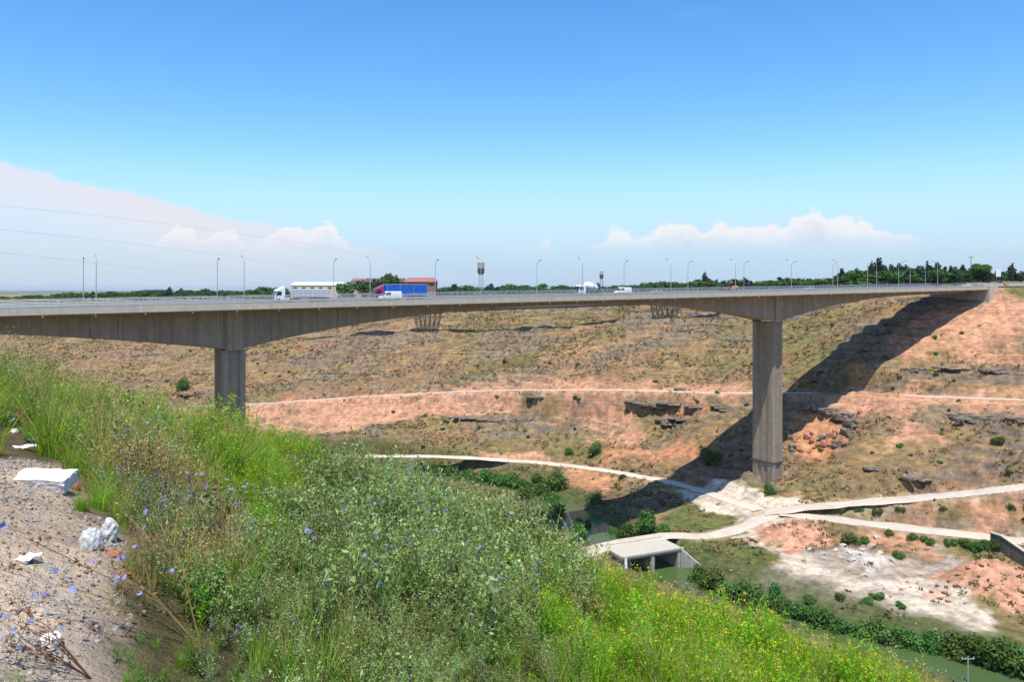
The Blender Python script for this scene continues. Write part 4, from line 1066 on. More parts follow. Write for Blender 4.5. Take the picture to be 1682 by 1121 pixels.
# ------------------------------------------------------------------ rocks
def rock_mesh(name, seed, sx, sy, sz, m, slab=False):
    """an angular lump; a slab is a stack of jagged plates, bedded like the strata"""
    import bmesh
    r_ = np.random.default_rng(seed); bm = bmesh.new()
    def hull(pts):
        vs = [bm.verts.new(p) for p in pts]
        res = bmesh.ops.convex_hull(bm, input=vs)
        bmesh.ops.delete(bm, geom=[v for v in set(res['geom_interior']) | set(res['geom_unused']) if isinstance(v, bmesh.types.BMVert)], context='VERTS')
    if slab:
        x = -1.0
        while x < 0.9:
            w = 0.35 + 0.6 * r_.random()
            for k in range(3):
                z0 = -0.45 + k * 0.42; cx = x + w / 2 + r_.normal() * 0.06; off = (0.30 - 0.22 * k) * (1 if r_.random() < 0.7 else -1) + r_.normal() * 0.08
                pts = []
                for i in range(9):
                    a = 2 * pi * (i + r_.random() * 0.5) / 9; q = max(abs(cos(a)), abs(sin(a)))
                    for z in (z0, z0 + 0.36 + 0.06 * r_.random()): pts.append((cx + cos(a) / q * w * 0.55 * (0.85 + .25 * r_.random()), -off + sin(a) / q * 0.75 * (0.8 + .25 * r_.random()), z))
                hull(pts)
            x += w * (0.8 + 0.5 * r_.random())
    else:
        d = r_.normal(size=(15, 3)); d /= np.linalg.norm(d, axis=1)[:, None]; d *= (0.75 + 0.45 * r_.random((15, 1)))
        hull([(p[0] * sx, p[1] * sy, p[2] * sz * 0.75 + 0.25) for p in d])
    me = bpy.data.meshes.new(name); bmesh.ops.recalc_face_normals(bm, faces=bm.faces[:]); bm.to_mesh(me); bm.free(); me.materials.append(m)
    return me
SLABS = [rock_mesh('rock_ledge', s, 1, 1, 1, M['rock'], True) for s in (1, 2, 3, 4)]
BOULD = [rock_mesh('boulder', s, 1, 0.9, 1, M['rock_red']) for s in (11, 12, 13, 14)]
PALE = [rock_mesh('boulder', s, 1, 0.9, 1, M['rock_pale']) for s in (21, 22, 23)]
def put_rock(meshes, px, py, wpx, hm, dm, rz, label, group, lift=0.0):
    p = ghit(px, py); s = wpx / 2 / (FPX / p[1])
    me = meshes[rng.integers(len(meshes))]
    o = link_mesh(me.name.split('.')[0], me); o.location = (p[0], p[1], p[2] + lift); o.scale = (s, dm, hm); o.rotation_euler = (0, 0, rz)
    tag(o, label, 'rock', group); return o
for px, py, w in [(1042, 660, 26), (1070, 664, 44), (1105, 663, 48), (1138, 668, 24), (1085, 668, 30), (1095, 690, 34), (1118, 688, 36), (1100, 696, 28), (1180, 668, 22), (1190, 674, 18), (770, 686, 46), (810, 690, 50), (860, 690, 30), (735, 684, 30), (1580, 682, 60), (1630, 686, 66), (1674, 689, 40), (1600, 690, 50), (880, 652, 30), (1340, 489, 34), (1386, 490, 30), (1560, 604, 40), (1640, 610, 46), (1500, 608, 36), (1240, 560, 30), (310, 648, 26), (330, 645, 18), (1120, 640, 22), (1440, 770, 40), (1510, 785, 44)]:
    where = ('in the long row under the pale track beside the tall pier' if 1030 < px < 1150 and py < 672 else 'in the lower row under the pale track beside the tall pier' if 1080 < px < 1125 else 'in the broken row on the slope between the two piers' if 720 < px < 870 else
             'in the row across the slope at the edge of the frame' if px > 1570 and py > 670 else 'high on the slope below the pink scar by the bridge end' if px > 1490 and py < 620 else 'low on the brown slope above the upper dirt road' if py > 760 else 'next to the lone bush by the near pier' if px < 340 else
             'directly under the last bridge span' if py < 500 else 'close beside the shaft of the tall pier' if px > 1170 else 'lying alone on the far slope')
    put_rock(SLABS, px, py, w, 0.45 + rng.random() * 0.6, 2.0 + rng.random() * 1.5, rng.normal() * 0.15, 'flat grey rock ledge ' + where, 'rock ledges on the far slope', -0.15)
# broken red cliff behind the tall pier
for px, py, w, h in [(1340, 672, 34, 1.5), (1362, 679, 36, 1.5), (1385, 688, 34, 1.7), (1396, 700, 16, 1.8), (1390, 714, 14, 1.6), (1322, 668, 20, 1.2)]:
    nc_ = globals().get('nc_', -1) + 1
    put_rock(SLABS, px, py, w, h, 2.6, 0.1, 'dark jutting rock slab on top of the red cliff, %s' % ['nearest the shadow', 'mid crest', 'at the far corner', 'just under the corner', 'lowest one', 'inside the bridge shadow'][nc_], 'rock slabs on top of the red cliff', 0.5)
rr = np.random.default_rng(12)
for k in range(46):
    u = rr.random(); v = rr.random() ** 0.6; px = 1290 + 105 * u; py = 700 + 48 * v - 14 * u * v
    if py < 690 + 0.25 * (px - 1290): continue
    put_rock(BOULD if rr.random() < 0.8 else SLABS, px, py, 7 + 17 * rr.random() ** 2, 0.6 + 1.3 * rr.random(), 0.8 + 0.8 * rr.random(), rr.random() * 6, 'rust red boulder tumbled below the red cliff', 'boulders below the red cliff', 0.1)
for px, py, w in [(1330, 905, 12), (1350, 912, 14), (1372, 905, 12), (1395, 910, 14), (1415, 905, 16), (1432, 898, 16), (1445, 910, 14), (1400, 922, 14), (1430, 925, 16), (1460, 920, 14), (1475, 912, 12), (1385, 898, 12), (1420, 888, 14), (1440, 885, 12)]:
    put_rock(PALE, px, py, w, 0.7, 0.9, rng.random() * 6, 'pale grey lump in the tipped heap of broken concrete', 'pale lumps of tipped concrete', 0.1)
for px, py, w in [(1540, 965, 12), (1552, 975, 12), (1545, 985, 10), (1560, 955, 12), (1575, 945, 11), (1558, 990, 10), (1590, 935, 12), (1612, 930, 12), (1530, 975, 9), (1570, 965, 11)]:
    put_rock(BOULD, px, py, w, 0.6, 0.7, rng.random() * 6, 'red rock at the foot of the pink earth heap', 'red rocks at the foot of the earth heap', 0.1)
for px, py in [(1490, 958), (1496, 966), (1506, 960), (1480, 970), (1534, 952), (1463, 982), (1382, 990), (1440, 985), (1402, 988)]:
    put_rock(BOULD, px, py, 7, 0.35, 0.45, rng.random() * 6, 'small loose rock lying on the bare valley floor', 'loose rocks on the valley floor', 0.05)

# ------------------------------------------------------------------ trees and shrubs
def leaf_cloud(centers, n, size, r_, flat=0.8, elong=1.5):
    """n small leaf faces spread through lumps (x,y,z,rx,ry,rz); denser near the lump surface"""
    C = np.asarray(centers, float); w = C[:, 3] * C[:, 4] + C[:, 4] * C[:, 5]; w = w / w.sum()
    k = r_.choice(len(C), n, p=w)
    d = r_.normal(size=(n, 3)); d /= np.linalg.norm(d, axis=1)[:, None]
    rad = (0.45 + 0.55 * r_.random(n) ** 0.5) * (0.85 + 0.3 * r_.random(n))
    p = C[k, :3] + d * rad[:, None] * C[k, 3:6]
    nn = d * 0.9 + r_.normal(size=(n, 3)) * 0.55 + np.array([0, 0, 0.35]); nn /= np.linalg.norm(nn, axis=1)[:, None]
    u = np.cross(nn, r_.normal(size=(n, 3))); u /= np.linalg.norm(u, axis=1)[:, None] + 1e-9; v = np.cross(nn, u)
    s = size * (0.6 + 0.8 * r_.random(n))[:, None]
    V = np.stack([p - u * s * elong * .5, p + v * s * .5 - u * s * .05, p + u * s * elong * .5, p - v * s * .5 + u * s * .05], 1).reshape(-1, 3)
    return V, np.arange(n * 4).reshape(-1, 4)
def trunk_mb(h, r0, limbs, r_, spread):
    b = MB().tube([(0, 0, -0.4), (0.05 * r0, 0, h * 0.5), (0.1, 0.05, h)], [r0 * 1.25, r0 * 0.85, r0 * 0.35], 7)
    for k in range(limbs):
        a = r_.random() * 2 * pi; z = h * (0.35 + 0.6 * r_.random()); l = spread * (0.5 + 0.5 * r_.random())
        b.tube([(0, 0, z), (cos(a) * l * .5, sin(a) * l * .5, z + l * .35), (cos(a) * l, sin(a) * l, z + l * .55)], [r0 * .45, r0 * .28, r0 * .1], 5)
    return b
def tree_proto(name, kind, seed, n):
    r_ = np.random.default_rng(seed); r = empty(name, (0, 0, -300)); cs = []
    if kind == 'pine':            # ragged conifer, 1 m unit height scaled later (built 10 m tall)
        for k in range(12):
            z = 2.2 + 7.4 * k / 11; w = 2.3 * (1 - (k / 13.0) ** 1.4) * (0.75 + 0.5 * r_.random())
            a = r_.random() * 6.28; cs.append((cos(a) * w * .35, sin(a) * w * .35, z, w, w, 0.85))
        tm = trunk_mb(9.2, 0.22, 8, r_, 1.6); m = M['pine']; sz = 0.55
    elif kind == 'cypress':
        for k in range(8):
            z = 1.2 + 8.4 * k / 7; w = 1.05 * (1 - (k / 8.2) ** 2) + 0.15; cs.append((0, 0, z, w, w, 1.0))
        tm = trunk_mb(9, 0.16, 3, r_, 0.6); m = M['pine']; sz = 0.4
    elif kind == 'round':
        for k in range(16):
            a = r_.random() * 6.28; q = 2.6 * sqrt(r_.random()); z = 4.2 + 4.2 * r_.random() * (1 - (q / 3.6) ** 2); cs.append((cos(a) * q, sin(a) * q, z, 1.4 + .6 * r_.random(), 1.4 + .6 * r_.random(), 1.1 + .5 * r_.random()))
        tm = trunk_mb(6.5, 0.28, 8, r_, 2.6); m = M['poplar']; sz = 0.5
    else:                          # broad dull tree
        for k in range(11):
            a = r_.random() * 6.28; q = 2.3 * sqrt(r_.random()); z = 2.6 + 5.8 * r_.random() * (1 - (q / 3.4) ** 2); cs.append((cos(a) * q, sin(a) * q, z, 1.3 + .7 * r_.random(), 1.3 + .7 * r_.random(), 1.0 + .6 * r_.random()))
        tm = trunk_mb(6.8, 0.24, 6, r_, 2.0); m = M['broad']; sz = 0.55
    V, F = leaf_cloud(cs, n, sz, r_)
    tm.build('trunk', M['bark'], r)
    link_mesh('crown', np_mesh('crown', V, F, [m]), r)
    return r
PROT = {}
for kd, cnt, n in (('pine', 4, 1100), ('broad', 4, 1000), ('cypress', 1, 900), ('round', 1, 2600)):
    PROT[kd] = [[tree_proto('tree' if kd in ('broad', 'round') else ('pine_tree' if kd == 'pine' else 'cypress_tree'), kd, 100 + 7 * i + len(kd) * 31, n), False] for i in range(cnt)]
def put_tree(kd, px, py_top, Y, wide, label, group=None, hclip=(2.5, 32)):
    pr = PROT[kd][rng.integers(len(PROT[kd]))]
    o = copy_tree(pr[0]) if pr[1] else pr[0]; pr[1] = True
    x = (px - 841) / FPX * Y; zg = hz_fast(x, Y); h = float(np.clip(-(py_top - HZ) / FPX * Y - zg, *hclip))
    o.location = (x, Y, zg - 0.1); s = h / (9.2 if kd in ('broad', 'round') else 10.0); o.scale = (s * wide, s * wide, s); o.rotation_euler = (0, 0, rng.random() * 6.28)
    tag(o, label, 'tree', group); return o
_tx = []
PROF = np.array([(-60, 488), (0, 487), (60, 483), (120, 478), (200, 476), (250, 472), (300, 474), (400, 473), (440, 470), (470, 470), (480, 476), (555, 476), (562, 470), (720, 470), (750, 466), (800, 467), (870, 462), (900, 467), (960, 466), (1000, 465), (1060, 461), (1085, 458), (1120, 460), (1150, 455), (1180, 459), (1210, 455), (1240, 458), (1290, 452), (1340, 456), (1365, 450), (1400, 443), (1420, 437), (1560, 438), (1600, 440), (1680, 446), (1760, 440)], float)
jobs = []
x = -55.0
while x < 1740:
    d = 900 if x < 420 else (720 if x < 1250 else (560 if x < 1380 else 460))
    Y = d * (0.92 + 0.16 * rng.random()); top = np.interp(x, PROF[:, 0], PROF[:, 1]) + rng.normal() * 1.6 + 0.8
    jobs.append((x, top, Y)); 
    jobs.append((x + rng.normal() * 4, top + 2.5 + rng.random() * 2.5, Y * (0.86 if x > 420 else 0.93)))
    x += (7.5 if x < 470 else (11.0 if x < 1390 else 5.0)) + rng.random() * 6
special = [('broad', 570, 456, 560, 0.9, 'dark green tree standing between the warehouse and the small cream house'), ('broad', 600, 456, 566, 1.1, 'dark bushy tree just behind the maroon cab'), ('broad', 617, 452, 568, 0.8, 'dark tree rising between the small house and the tall bright tree'),
           ('round', 641, 443, 560, 0.62, 'tall bright green tree rising above the blue trailer'), ('broad', 657, 453, 570, 0.8, 'low dark tree under the red roof'),
           ('pine', 1158, 447, 640, 1.1, 'broad dark pine that stands above the horizon trees beyond the yellow loader'), ('pine', 1383, 440, 470, 1.0, 'pointed dark pine rising at the start of the tall tree row'),
           ('pine', 1443, 424, 440, 1.15, 'tallest dark pine with a ragged top in the row beyond the bridge'), ('pine', 1432, 431, 452, 1.0, 'tall dark pine hugging the tallest pine in the row'),
           ('pine', 1477, 433, 445, 1.4, 'wide dark pine next after the tallest pine'), ('broad', 1503, 432, 450, 1.2, 'olive green broad tree between two dark pines'), ('cypress', 1523, 430, 440, 1.0, 'narrow dark cypress standing in the tree row'),
           ('pine', 1540, 431, 450, 1.3, 'wide dark pine just after the narrow cypress'), ('pine', 1562, 437, 455, 1.3, 'lower dark pine between the cypress and the utility pole'), ('pine', 1582, 434, 440, 1.1, 'dark pine just before the utility pole'),
           ('round', 1613, 429, 368, 1.15, 'big round bright green tree behind the utility pole'), ('pine', 1662, 434, 385, 1.3, 'dark pine at the edge of the frame past the white sign')]
hz_all = {}
def hz_fast(x, Y): return hz_all.get((round(x, 3), round(Y, 3))) if (round(x, 3), round(Y, 3)) in hz_all else hz(x, Y)
_X = np.array([(j[0] - 841) / FPX * j[2] for j in jobs]); _Y = np.array([j[2] for j in jobs]); _H = height(_X, _Y)
for a, b, c in zip(_X, _Y, _H): hz_all[(round(a, 3), round(b, 3))] = float(c)
for sp in special: put_tree(*sp)
for (px, top, Y) in jobs:
    if 470 < px < 716 and Y > 560: top += 6
    if px > 1400:
        put_tree('pine' if rng.random() < 0.6 else 'broad', px, top, Y, 1.2 + 0.5 * rng.random(), 'dark green tree in the tall row beyond the end of the bridge', 'trees in the tall row beyond the bridge end')
    else:
        put_tree('pine' if rng.random() < 0.15 else 'broad', px, top, Y, (1.6 if px < 470 else 1.7) + 0.7 * rng.random(), 'small dark green tree in the long treeline along the horizon', 'trees in the treeline along the horizon')

def shrub_proto(seed, m, n, sz=0.34):
    r_ = np.random.default_rng(seed); r = empty('bush', (0, 0, -300)); cs = []
    for k in range(13):
        a = r_.random() * 6.28; q = 0.75 * sqrt(r_.random()); z = 0.25 + 0.95 * r_.random() * (1 - q * q * 0.7); w = 0.30 + 0.25 * r_.random(); cs.append((cos(a) * q, sin(a) * q, z, w, w, w * (0.8 + .5 * r_.random())))
    V, F = leaf_cloud(cs, n, sz * 0.30, r_, elong=2.0)
    b = MB()
    for k in range(6):
        a = k + r_.random(); b.tube([(0, 0, -0.15), (cos(a) * .3, sin(a) * .3, .4), (cos(a) * .55, sin(a) * .55, .85)], [.035, .025, .01], 5)
    b.build('stem', M['bark'], r); link_mesh('foliage', np_mesh('foliage', V, F, [m]), r); return r
SP = [[shrub_proto(300 + i, M['willow'] if i % 2 else M['bush'], 1500), False] for i in range(6)]
def put_bush(px, py, rad, label, group=None, tall=1.0, kind=None, pos=None):
    pr = SP[rng.integers(len(SP))] if kind is None else SP[kind]
    o = copy_tree(pr[0]) if pr[1] else pr[0]; pr[1] = True
    p = ghit(px, py) if pos is None else pos
    o.location = (p[0], p[1], p[2] - 0.1); o.scale = (rad * (0.9 + .3 * rng.random()), rad * (0.9 + .3 * rng.random()), rad * tall * (0.9 + .25 * rng.random())); o.rotation_euler = (0, 0, rng.random() * 6.28)
    tag(o, label, 'bush', group); return o
for px, py, rd, tl in [(1150, 968, 3.2, 1), (1172, 980, 3.6, 1.1), (1200, 995, 3.8, 1), (1228, 1005, 3.8, 1), (1246, 1012, 2.6, .9), (1282, 1020, 3.2, .9), (1275, 1010, 2.4, 1.6), (1310, 1030, 3.6, .95), (1340, 1040, 3.7, 1), (1368, 1050, 3.4, .95), (1400, 1056, 2.4, .8), (1425, 1062, 3.2, 1), (1452, 1066, 3.4, 1), (1478, 1072, 3.4, .95), (1512, 1078, 3.2, 1.2), (1532, 1082, 2.6, 1), (1562, 1086, 3.2, 1), (1590, 1092, 3.4, 1.05), (1618, 1098, 3.2, .95), (1646, 1104, 3.4, 1), (1674, 1108, 3.2, 1), (1700, 1112, 3.4, 1), (1740, 1120, 3.4, 1)]:
    nb_ = globals().get('nb_', -1) + 1
    put_bush(px, py - 6, rd, 'dense green willow bush on the river bank, %s one down from the culvert' % ORD[nb_], 'bushes along the bank below the culvert', tl)
for px, py, rd, tl in [(665, 770, 2.2, 1), (690, 775, 2.4, 1), (715, 780, 2.6, 1), (742, 784, 2.8, 1), (768, 789, 3.0, 1), (795, 794, 3.0, 1), (820, 800, 3.0, 1), (845, 804, 3.0, 1), (868, 810, 3.0, 1), (890, 816, 2.8, 1), (860, 818, 2.6, 1), (905, 806, 3.2, 1.2), (885, 798, 2.8, 1), (920, 800, 2.8, 1.2), (840, 793, 2.4, 1), (800, 783, 2.2, 1), (905, 826, 2.6, 1)]:
    nt_ = globals().get('nt_', -1) + 1
    put_bush(px, py + 2, rd * 1.3, 'dark green bush in the thicket by the upper river, %s from its upstream end' % ORD[nt_], 'bushes in the thicket along the upper river', tl * .9)
for px, py, rd, tl, lb in [(977, 748, 2.9, 1.1, 'round dark green bush alone above the cream dirt road'), (935, 744, 2.0, .8, 'low spreading bush beside the round dark bush above the dirt road'), (300, 640, 3.6, 1.2, 'lone dark bush on the slope beside the near pier'), (1264, 812, 2.2, 1.1, 'small bright green bush at the foot of the tall pier'),
                           (1168, 765, 3.4, 1.2, 'bush standing in the deep shadow beside the tall pier'), (978, 826, 2.6, 1, 'small green bush at the water edge under the bridge shadow'), (955, 890, 3.0, 1.2, 'pale green bush on the near bank just above the culvert'), (960, 872, 2.4, 1.2, 'upright bush behind the pale bush above the culvert'),
                           (1062, 880, 4.2, 1.1, 'large bright bush at the edge of the bridge shadow above the culvert'), (1030, 884, 3.0, .9, 'low bush in front of the large bright bush'), (1088, 876, 2.6, .8, 'small bush leaning against the large bright bush'), (1003, 884, 2.4, .8, 'low dark bush at the water end of the bush row above the culvert'),
                           (915, 850, 3.2, 1.2, 'dark bush in the bridge shadow on the near bank'), (1395, 892, 2.4, .9, 'green bush beside the heap of pale broken concrete'), (1412, 893, 2.0, .8, 'small green bush touching the one beside the concrete heap'), (1640, 728, 2.0, .6, 'flat dark shrub high on the brown slope'), (1478, 735, 1.2, .8, 'tiny dark shrub on the pink scar in the slope'),
                           (1475, 918, 1.6, .9, 'tiny shrub between the concrete heap and the pink bank'), (1330, 990, 1.8, .8, 'low olive shrub beside the pale field track'), (1440, 985, 1.8, .6, 'flat green shrub among loose rocks on the valley floor'), (1600, 905, 2.0, .8, 'green shrub on the bank before the dark concrete wall'), (1360, 550 - 57, 1.8, .5, 'low green shrub under the bridge end')]:
    put_bush(px, py, rd, lb, None, tl)
for px, py, rd in [(1360, 842, 1.3), (1385, 842, 1.4), (1412, 840, 1.2), (1440, 843, 1.5), (1480, 838, 1.2), (1550, 838, 1.0), (1660, 836, 1.3), (1690, 838, 1.2), (1500, 887, 1.5), (1525, 892, 1.6), (1560, 895, 1.7), (1585, 898, 1.8), (1615, 900, 1.7), (1635, 903, 1.7), (1460, 880, 1.3), (1380, 985, 1.2), (1425, 992, 1.4), (1480, 1000, 1.2)]:
    put_bush(px, py, rd, 'small green shrub ' + ('on the bank just under the upper dirt road' if py < 846 else 'on the pink bank just under the lower dirt road' if py < 910 else 'on the bare valley floor beside the pale field'), 'shrubs on the banks of the dirt roads', .8)
r2 = np.random.default_rng(5)
for k in range(120):
    px = 60 + r2.random() * 1600; py = 530 + r2.random() * 260
    if 330 < px < 420 or (px < 560 and py > 640) or py > 720 and px < 640: continue
    p = ghit(px, py, 200)
    if p[1] > 520 or p[2] < -70: continue
    put_bush(px, py, 0.6 + 0.7 * r2.random(), 'tiny dark scrub bush dotted on the dry far slope', 'scrub bushes dotted over the far slope', .7, pos=p)
# ------------------------------------------------------------------ small growth that nobody could count: stuff, scattered with geometry nodes
def source_collection(name, meshes):
    c = bpy.data.collections.new(name)
    for i, me in enumerate(meshes):
        o = bpy.data.objects.new('%s_%02d' % (name, i), me); c.objects.link(o)
    return c
def scatter(name, label, pts, scale, idx, coll, tilt=0.15, seed=1):
    n = len(pts); r_ = np.random.default_rng(seed)
    me = bpy.data.meshes.new(name); me.vertices.add(n); me.vertices.foreach_set('co', np.asarray(pts, np.float32).ravel())
    def at(nm, tp, v):
        a = me.attributes.new(nm, tp, 'POINT'); a.data.foreach_set('value' if tp != 'FLOAT_VECTOR' else 'vector', np.ascontiguousarray(v).ravel())
    at('size', 'FLOAT', np.asarray(scale, np.float32)); at('pick', 'INT', np.asarray(idx, np.int32))
    rot = np.stack([r_.normal(size=n) * tilt, r_.normal(size=n) * tilt, r_.random(n) * 6.283], 1).astype(np.float32)
    at('turn', 'FLOAT_VECTOR', rot)
    o = link_mesh(name, me); tag(o, label, kind='stuff')
    g = bpy.data.node_groups.new(name + '_nodes', 'GeometryNodeTree')
    g.interface.new_socket('Geometry', in_out='INPUT', socket_type='NodeSocketGeometry'); g.interface.new_socket('Geometry', in_out='OUTPUT', socket_type='NodeSocketGeometry')
    N = g.nodes; L = g.links
    gi = N.new('NodeGroupInput'); go = N.new('NodeGroupOutput'); ip = N.new('GeometryNodeInstanceOnPoints'); ci = N.new('GeometryNodeCollectionInfo')
    ci.inputs['Collection'].default_value = coll; ci.inputs['Separate Children'].default_value = True; ci.inputs['Reset Children'].default_value = True
    def na(nm, tp):
        q = N.new('GeometryNodeInputNamedAttribute'); q.data_type = tp; q.inputs['Name'].default_value = nm; return [s for s in q.outputs if s.enabled and s.name == 'Attribute'][0]
    L.new(gi.outputs[0], ip.inputs['Points']); L.new(ci.outputs[0], ip.inputs['Instance']); ip.inputs['Pick Instance'].default_value = True
    L.new(na('pick', 'INT'), ip.inputs['Instance Index']); L.new(na('turn', 'FLOAT_VECTOR'), ip.inputs['Rotation']); L.new(na('size', 'FLOAT'), ip.inputs['Scale'])
    L.new(ip.outputs[0], go.inputs[0])
    md = o.modifiers.new('scatter', 'NODES'); md.node_group = g
    return o

# ---- plant meshes (metres)
M['v_grass'] = leaf_mat('fresh_grass', (0.25, 0.43, 0.035), 0.35, 0.03, 0.5)
M['v_lush'] = leaf_mat('yellow_green_leaf', (0.27, 0.47, 0.025), 0.3, 0.025, 0.5)
M['v_silver'] = leaf_mat('silver_green_leaf', (0.285, 0.36, 0.12), 0.6, 0.03, 0.4)
M['v_dry'] = leaf_mat('dry_straw', (0.46, 0.33, 0.15), 0.35, 0.02, 0.3)
M['v_brown'] = leaf_mat('dry_brown_stalk', (0.20, 0.115, 0.055), 0.35, 0.02, 0.2)
M['v_dark'] = leaf_mat('dark_green_leaf', (0.12, 0.23, 0.035), 0.4, 0.03, 0.35)
M['v_yellow'] = leaf_mat('yellow_petal', (0.78, 0.62, 0.03), 0.15, 0.01, 0.3)
M['v_blue'] = leaf_mat('blue_petal', (0.24, 0.29, 0.52), 0.25, 0.02, 0.3)
M['v_purple'] = leaf_mat('purple_petal', (0.27, 0.23, 0.40), 0.3, 0.02, 0.3)
M['v_white'] = leaf_mat('white_petal', (0.7, 0.7, 0.66), 0.15, 0.01, 0.3)

class PM:
    def __init__(s): s.V = []; s.F = []; s.M = []; s.n = 0
    def quads(s, V, mi):
        V = np.asarray(V, float).reshape(-1, 3); k = len(V) // 4
        s.V.append(V); s.F.append(np.arange(k * 4).reshape(-1, 4) + s.n); s.M.append(np.full(k, mi)); s.n += k * 4
    def blades(s, r_, n, h, spread, w, lean, mi, base_r=0.05, z0=0.0):
        a = r_.random(n) * 6.283; b = np.sqrt(r_.random(n)) * base_r; a2 = a + r_.normal(size=n) * 0.7
        P0 = np.stack([np.cos(a) * b, np.sin(a) * b, np.full(n, z0 - 0.02)], 1); D = np.stack([np.cos(a2), np.sin(a2), np.zeros(n)], 1)
        H = h * (0.55 + 0.6 * r_.random(n)); Ln = lean * (0.2 + r_.random(n)); W = w * (0.7 + 0.6 * r_.random(n))
        f = r_.random(n) * 3.14; S = np.stack([np.cos(f), np.sin(f), np.zeros(n)], 1)
        us = [0, 0.38, 0.72, 1.0]; rows = []
        for u in us:
            c = P0 + D * (Ln * H * u ** 1.9)[:, None] + np.array([0, 0, 1.0]) * (H * u * (1 - 0.25 * Ln * u))[:, None]
            ww = (W * (1 - u ** 1.6) * 0.5 + 0.0006)[:, None]; rows.append((c - S * ww, c + S * ww))
        for i in range(3):
            s.quads(np.stack([rows[i][0], rows[i][1], rows[i + 1][1], rows[i + 1][0]], 1), mi)
        return rows[-1][0]
    def stem(s, p, q, w, mi, bend=None):
        p = np.asarray(p, float); q = np.asarray(q, float); m = (p + q) / 2 + (bend if bend is not None else 0)
        for S in ((1, 0, 0), (0, 1, 0)):
            S = np.array(S) * w / 2
            s.quads([p - S, p + S, m + S * .8, m - S * .8, m - S * .8, m + S * .8, q + S * .4, q - S * .4], mi)
    def leaves(s, r_, P, size, mi, elong=2.2, up=0.9):
        n = len(P); P = np.asarray(P, float)
        nn = r_.normal(size=(n, 3)) + np.array([0, 0, up]); nn /= np.linalg.norm(nn, axis=1)[:, None]
        u = np.cross(nn, r_.normal(size=(n, 3))); u /= np.linalg.norm(u, axis=1)[:, None] + 1e-9; v = np.cross(nn, u)
        sz = (size * (0.6 + 0.8 * r_.random(n)))[:, None]
        s.quads(np.stack([P, P + u * sz * .5 * elong + v * sz * .5, P + u * sz * elong, P + u * sz * .5 * elong - v * sz * .5], 1), mi)
    def flower(s, r_, p, rad, mi, petals=8, tiltv=None):
        nn = r_.normal(size=3) * 0.5 + np.array([0, -0.5, 0.8]); nn /= np.linalg.norm(nn); u = np.cross(nn, [1, 0.2, 0.1]); u /= np.linalg.norm(u); v = np.cross(nn, u)
        for k in range(petals):
            a = 6.283 * k / petals; d = u * cos(a) + v * sin(a); e = -u * sin(a) + v * cos(a)
            s.quads([p, p + d * rad * .6 + e * rad * .25, p + d * rad + nn * rad * .15, p + d * rad * .6 - e * rad * .25], mi)
    def mesh(s, name, mats):
        return np_mesh(name, np.vstack(s.V), np.vstack(s.F), mats, np.concatenate(s.M))
def pl_grass(seed, h=0.55, m='v_grass', dry=0.12):
    r_ = np.random.default_rng(seed); p = PM()
    p.blades(r_, 52, h, .3, .010, .6, 0, .11); p.blades(r_, int(52 * dry) + 1, h * 1.15, .3, .006, .4, 1, .09)
    tips = p.blades(r_, 5, h * 1.3, .3, .005, .35, 1, .06)
    for t in tips: p.leaves(r_, t + r_.normal(size=(5, 3)) * [.01, .01, .035], .009, 1)
    return p.mesh('grass_tuft', [M[m], M['v_dry']])
def pl_branchy(seed, h, leaf_m, fl_m, nst, nleaf, leaf_size, nfl, fl_kind, spread=.28, elong=2.0, low=0.0):
    r_ = np.random.default_rng(seed); p = PM(); tips = []; segs = []
    for k in range(nst):
        a = r_.random() * 6.283; l = spread * (0.2 + r_.random()); hh = h * (.7 + .4 * r_.random())
        b = np.array([cos(a) * .04, sin(a) * .04, -.02]); t = np.array([cos(a) * l, sin(a) * l, hh]); p.stem(b, t, .008, 0, np.array([0, 0, .04]))
        segs.append((b, t)); tips.append(t)
        for j in range(3):
            f = .35 + .55 * r_.random(); q = b + (t - b) * f; a2 = r_.random() * 6.283; e = q + np.array([cos(a2) * .13, sin(a2) * .13, .12 + .14 * r_.random()]) * (h / .6); p.stem(q, e, .005, 0); segs.append((q, e)); tips.append(e)
    P = []
    for i in range(nleaf):
        b, t = segs[r_.integers(len(segs))]; f = r_.random() ** (1.0 + low); P.append(b + (t - b) * f + r_.normal(size=3) * .012)
    p.leaves(r_, np.array(P), leaf_size, 0, elong)
    tips = np.array(tips)
    for i in range(nfl):
        t = tips[r_.integers(len(tips))]
        if fl_kind == 'cluster': p.leaves(r_, t + r_.normal(size=(6, 3)) * .012, .012, 1, 1.1, 1.0)
        elif fl_kind == 'disc':
            b, t2 = segs[r_.integers(len(segs))]; p.flower(r_, b + (t2 - b) * (.5 + .5 * r_.random()), .017, 1)
        elif fl_kind == 'spike':
            p.leaves(r_, t + np.stack([r_.normal(size=16) * .010, r_.normal(size=16) * .010, -r_.random(16) * .14], 1), .016, 1, 1.2, .3)
    return p.mesh('weed', [M[leaf_m], M[fl_m]])
def pl_dry(seed, h=0.6, m='v_dry'):
    r_ = np.random.default_rng(seed); p = PM(); tips = p.blades(r_, 22, h, .3, .006, .5, 0, .10)
    for t in tips: p.leaves(r_, t + r_.normal(size=(7, 3)) * [.012, .012, .05], .0095, 0, 2.6)
    p.blades(r_, 8, h * .6, .3, .010, .8, 1, .1)
    return p.mesh('dry_grass_tuft', [M[m], M['v_grass']])
def pl_low(seed, h=.22, m='v_dark'):
    r_ = np.random.default_rng(seed); p = PM()
    P = np.stack([r_.normal(size=130) * .11, r_.normal(size=130) * .11, np.abs(r_.normal(size=130)) * h * .8], 1); p.leaves(r_, P, .024, 0, 2.0, .8)
    p.blades(r_, 14, h * 1.4, .2, .014, .7, 0, .12)
    return p.mesh('low_weed', [M[m], M[m]])
